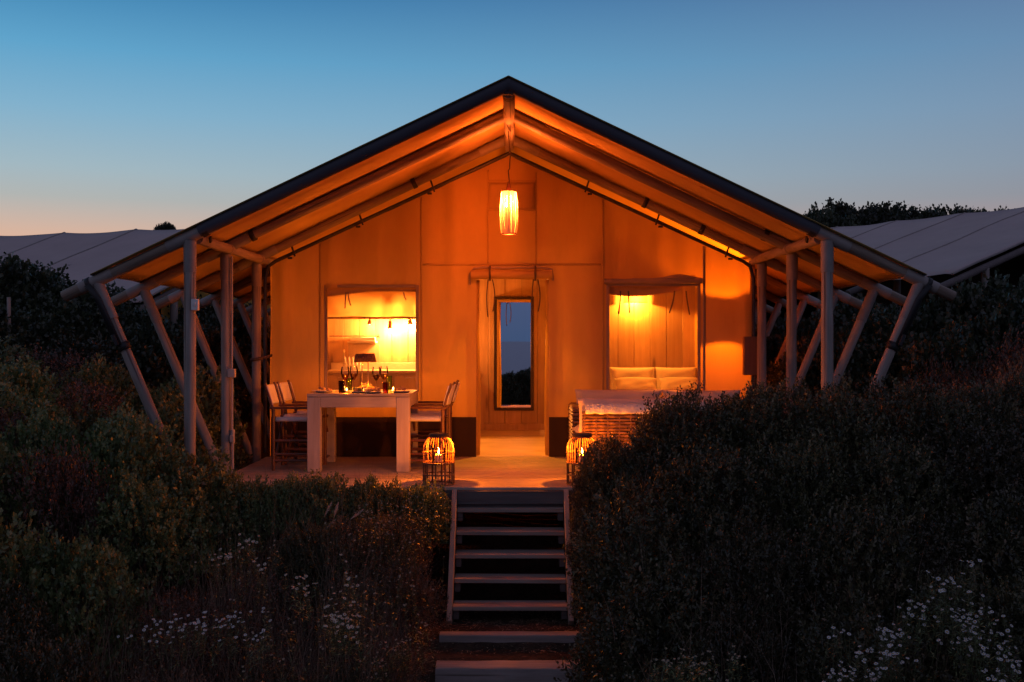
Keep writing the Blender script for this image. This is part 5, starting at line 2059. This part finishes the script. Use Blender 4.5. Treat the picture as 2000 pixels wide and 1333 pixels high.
# ------------------------------------------------------------------ flowers
def daisies(name, label, cat, spots_, fr, hgt, seed, petal='petal', leafy=60, group=None, base_off=0.0, npet=9):
    rd_ = random.Random(seed)
    cx_ = sum(p[0] for p in spots_) / len(spots_); cy_ = sum(p[1] for p in spots_) / len(spots_)
    t_ = thing(name, label, cat, (cx_, cy_, ground(cx_, cy_)), group)
    fb, stb = MB(), MB()
    P_, D_, U_, l_, w_ = [], [], [], [], []
    for (x_, y_, z_) in spots_:
        h_ = hgt * rd_.uniform(.7, 1.2)
        lx_, ly_ = rd_.uniform(-.05, .05), rd_.uniform(-.07, .03)
        top = Vector((x_, y_, z_))
        stb.tube([(x_ - lx_, y_ - ly_, z_ - h_), (x_ - lx_ * .4, y_ - ly_ * .4, z_ - h_ * .45), top], .0016, 3, False)
        nrm = Vector((rd_.uniform(-.55, .55), rd_.uniform(-.95, .0), 1)).normalized()
        a = nrm.orthogonal().normalized(); b = nrm.cross(a)
        r_ = fr * rd_.uniform(.8, 1.2)
        fb.m = 0
        ph = rd_.uniform(0, 6)
        for k_ in range(npet):
            t = ph + 6.2832 * k_ / npet
            dv = a * math.cos(t) + b * math.sin(t); sv = a * -math.sin(t) + b * math.cos(t)
            dro_ = -nrm * r_ * rd_.uniform(-.1, .35)
            fb._add([top + dv * r_ * .3, top + dv * r_ * .72 + sv * r_ * .24, top + dv * r_ + dro_, top + dv * r_ * .72 - sv * r_ * .24], [(0, 1, 2, 3)])
        fb.m = 1
        fb._add([top + (a * math.cos(6.2832 * k_ / 6) + b * math.sin(6.2832 * k_ / 6)) * r_ * .38 for k_ in range(6)] + [top + nrm * r_ * .25],
                [(k_, (k_ + 1) % 6, 6) for k_ in range(6)])
        for k_ in range(leafy // 10 + 1):
            f_ = rd_.random()
            P_.append((x_ - lx_ * (1 - f_), y_ - ly_ * (1 - f_), z_ - h_ * (1 - f_ * .8)))
            a_ = rd_.uniform(0, 6.28)
            D_.append((math.cos(a_), math.sin(a_), rd_.uniform(-.1, .8))); U_.append((-math.sin(a_), math.cos(a_), .1))
            l_.append(rd_.uniform(.02, .05)); w_.append(rd_.uniform(.005, .012))
    fo_ = fb.build('flowers', [M[petal], M['yolk']], t_, smooth=False)
    fo_['kind'] = 'stuff'
    so_ = stb.build('stems', M['stem'], t_, smooth=False)
    so_['kind'] = 'stuff'
    V_, F_ = leaves(np.array(P_), norm(np.array(D_)), norm(np.array(U_)), np.array(l_), np.array(w_), None)
    V_ = V_ - np.array(origin(t_))
    lo_ = new_obj('leaves', set_mesh('leaves', V_, F_, M['leafA'], np.random.default_rng(seed).random(len(F_))), t_)
    lo_['kind'] = 'stuff'
    return t_


def patch(px0, px1, py0, py1, d0, d1, n_, seed, slope=0.0):
    """flower heads spread over a bank that is d1 metres away at its top and d0 at its foot"""
    rd_ = random.Random(seed)
    out = []
    cl = [(rd_.random(), rd_.random()) for _ in range(max(3, n_ // 12))]
    for _ in range(n_):
        c_ = cl[rd_.randrange(len(cl))]
        u_ = .08 + .84 * c_[0] + rd_.gauss(0, .10); v_ = .08 + .84 * c_[1] + rd_.gauss(0, .11)
        px_ = px0 + (px1 - px0) * u_
        py_ = py0 + (py1 - py0) * v_ + slope * (u_ - .5)
        d_ = d1 + (d0 - d1) * v_ + rd_.uniform(-.12, .12)
        out.append(((px_ - 1000) / F_PX * d_, d_, 1.3 + (666.5 - py_) / F_PX * d_))
    return out


daisies('daisy_clump', 'clump of white daisies in the lower right, nearer the stairs', 'daisies', patch(1600, 1790, 1225, 1340, 5.45, 5.75, 110, 1), .0108, .20, 1, group='daisies')
daisies('daisy_clump', 'largest clump of white daisies in the lower right corner', 'daisies', patch(1775, 2000, 1160, 1335, 5.45, 5.85, 150, 2), .0108, .22, 2, group='daisies')
daisies('daisy_clump', 'sparse white daisies above the big clump at the lower right', 'daisies', patch(1800, 1960, 1090, 1180, 5.7, 5.95, 22, 3), .012, .25, 3, group='daisies')
daisies('daisy_clump', 'clump of white daisies in the lower left foreground', 'daisies', patch(270, 540, 1195, 1275, 6.2, 6.6, 85, 4, -40), .011, .20, 4, group='daisies')
daisies('daisy_clump', 'buff-white daisies right of the lower left clump', 'daisies', patch(570, 705, 1095, 1225, 6.6, 7.2, 80, 5, 50), .0115, .20, 5, 'petalbuff', group='daisies')
daisies('daisy_clump', 'small knot of buff daisies among the dry grass', 'daisies', patch(430, 540, 1040, 1115, 7.2, 7.6, 36, 6), .0115, .22, 6, 'petalbuff', group='daisies')
SW = dict(petal='petalbuff', npet=5, leafy=90)
daisies('flowering_bush', 'bushy plant with tiny pale flowers beside the left stringer', 'flowers', patch(700, 872, 955, 1170, 7.9, 8.75, 170, 7), .0085, .26, 7, group='pale-flowered plants', **SW)
daisies('flowering_bush', 'low plant with tiny pale flowers left of the timber sleepers', 'flowers', patch(700, 838, 1205, 1320, 7.2, 7.6, 80, 8), .0085, .20, 8, group='pale-flowered plants', **SW)
daisies('flowering_bush', 'plant with tiny pale flowers beside the right stringer', 'flowers', patch(1122, 1215, 985, 1150, 7.9, 8.3, 90, 9), .0085, .20, 9, group='pale-flowered plants', **SW)
daisies('flowering_bush', 'plant with tiny pale flowers right of the timber sleepers', 'flowers', patch(1150, 1240, 1170, 1340, 6.6, 7.3, 80, 10), .0085, .20, 10, group='pale-flowered plants', **SW)
daisies('flowering_bush', 'scattered pale flowers low on the mound at the bottom centre', 'flowers', patch(1250, 1450, 1240, 1335, 5.9, 6.3, 60, 11), .0085, .2, 11, group='pale-flowered plants', **SW)
daisies('flowering_bush', 'thinly scattered pale flowers across the left foreground grass', 'flowers', patch(430, 880, 960, 1300, 6.5, 8.5, 110, 12), .0085, .2, 12, group='pale-flowered plants', **SW)
# green bulk for the flowering plants beside the stairs
LAB_F = 'low leafy growth under the pale flowers beside the stairs'
for (x_, y_, r_, zt) in ((-.95, 8.75, .27, -.15), (-1.25, 8.6, .30, -.18), (-.85, 8.35, .26, -.45), (-1.2, 8.1, .30, -.55), (-1.6, 8.5, .3, -.2), (-.92, 7.55, .26, -.95), (-1.2, 7.4, .25, -.98),
                         (-1.9, 7.9, .34, -.5), (-2.3, 7.5, .36, -.5), (-1.6, 7.0, .33, -.9), (-2.2, 6.7, .38, -.85), (-2.9, 6.6, .42, -.6), (-1.2, 6.5, .35, -1.1), (-3.4, 6.9, .42, -.35), (-2.6, 6.0, .4, -.95), (-1.7, 6.1, .38, -1.12)):
    shrub('C' if vr.random() < .6 else 'B', x_, y_, r_, zt, 'low brownish bush in the left foreground bank', 'low bushes in the left foreground')
for (x_, y_, r_, zt) in ((.78, 8.55, .24, -.15), (.74, 8.2, .24, -.42), (.84, 7.75, .22, -.72), (.90, 7.3, .24, -.86), (.92, 6.8, .25, -1.0), (.76, 8.95, .22, .10), (1.08, 8.55, .25, .40), (.82, 8.75, .25, .47), (.67, 8.76, .17, .22), (.70, 8.60, .20, .05), (.68, 8.40, .20, -.12)):
    shrub('B', x_, y_, r_, zt, LAB_F, 'growth beside the stairs')
# feathery grass plumes left of the stairs
for k, (px, py, a_) in enumerate(((638, 1000, .5), (655, 1002, .3), (640, 1030, .8), (693, 1008, .9))):
    d = 8.6
    b = Vector(((px - 1000) / F_PX * d, d, 1.3 + (666.5 - py) / F_PX * d))
    dv = Vector((math.sin(a_), -.2, math.cos(a_))).normalized()
    pl = thing('grass_plume', 'feathery reddish grass seed head in the left foreground', 'plume', b - dv * .35, 'grass plumes')
    mb = MB(); mb.tube([b - dv * .35, b - dv * .05], .0018, 4)
    mb.build('stalk', M['grass'], pl)
    mb = MB()
    rd = random.Random(k)
    for i_ in range(110):
        f_ = rd.random()
        p_ = b + dv * (.13 * f_ - .05)
        q = Vector((rd.gauss(0, 1), rd.gauss(0, 1), rd.gauss(0, 1))).normalized() * (.016 * math.sin(math.pi * (f_ * .9 + .05))) + dv * .02
        mb.ribbon([p_, p_ + q], .0022, q.orthogonal())
    mb.build('seed_head', M['petalbuff'], pl, smooth=False)
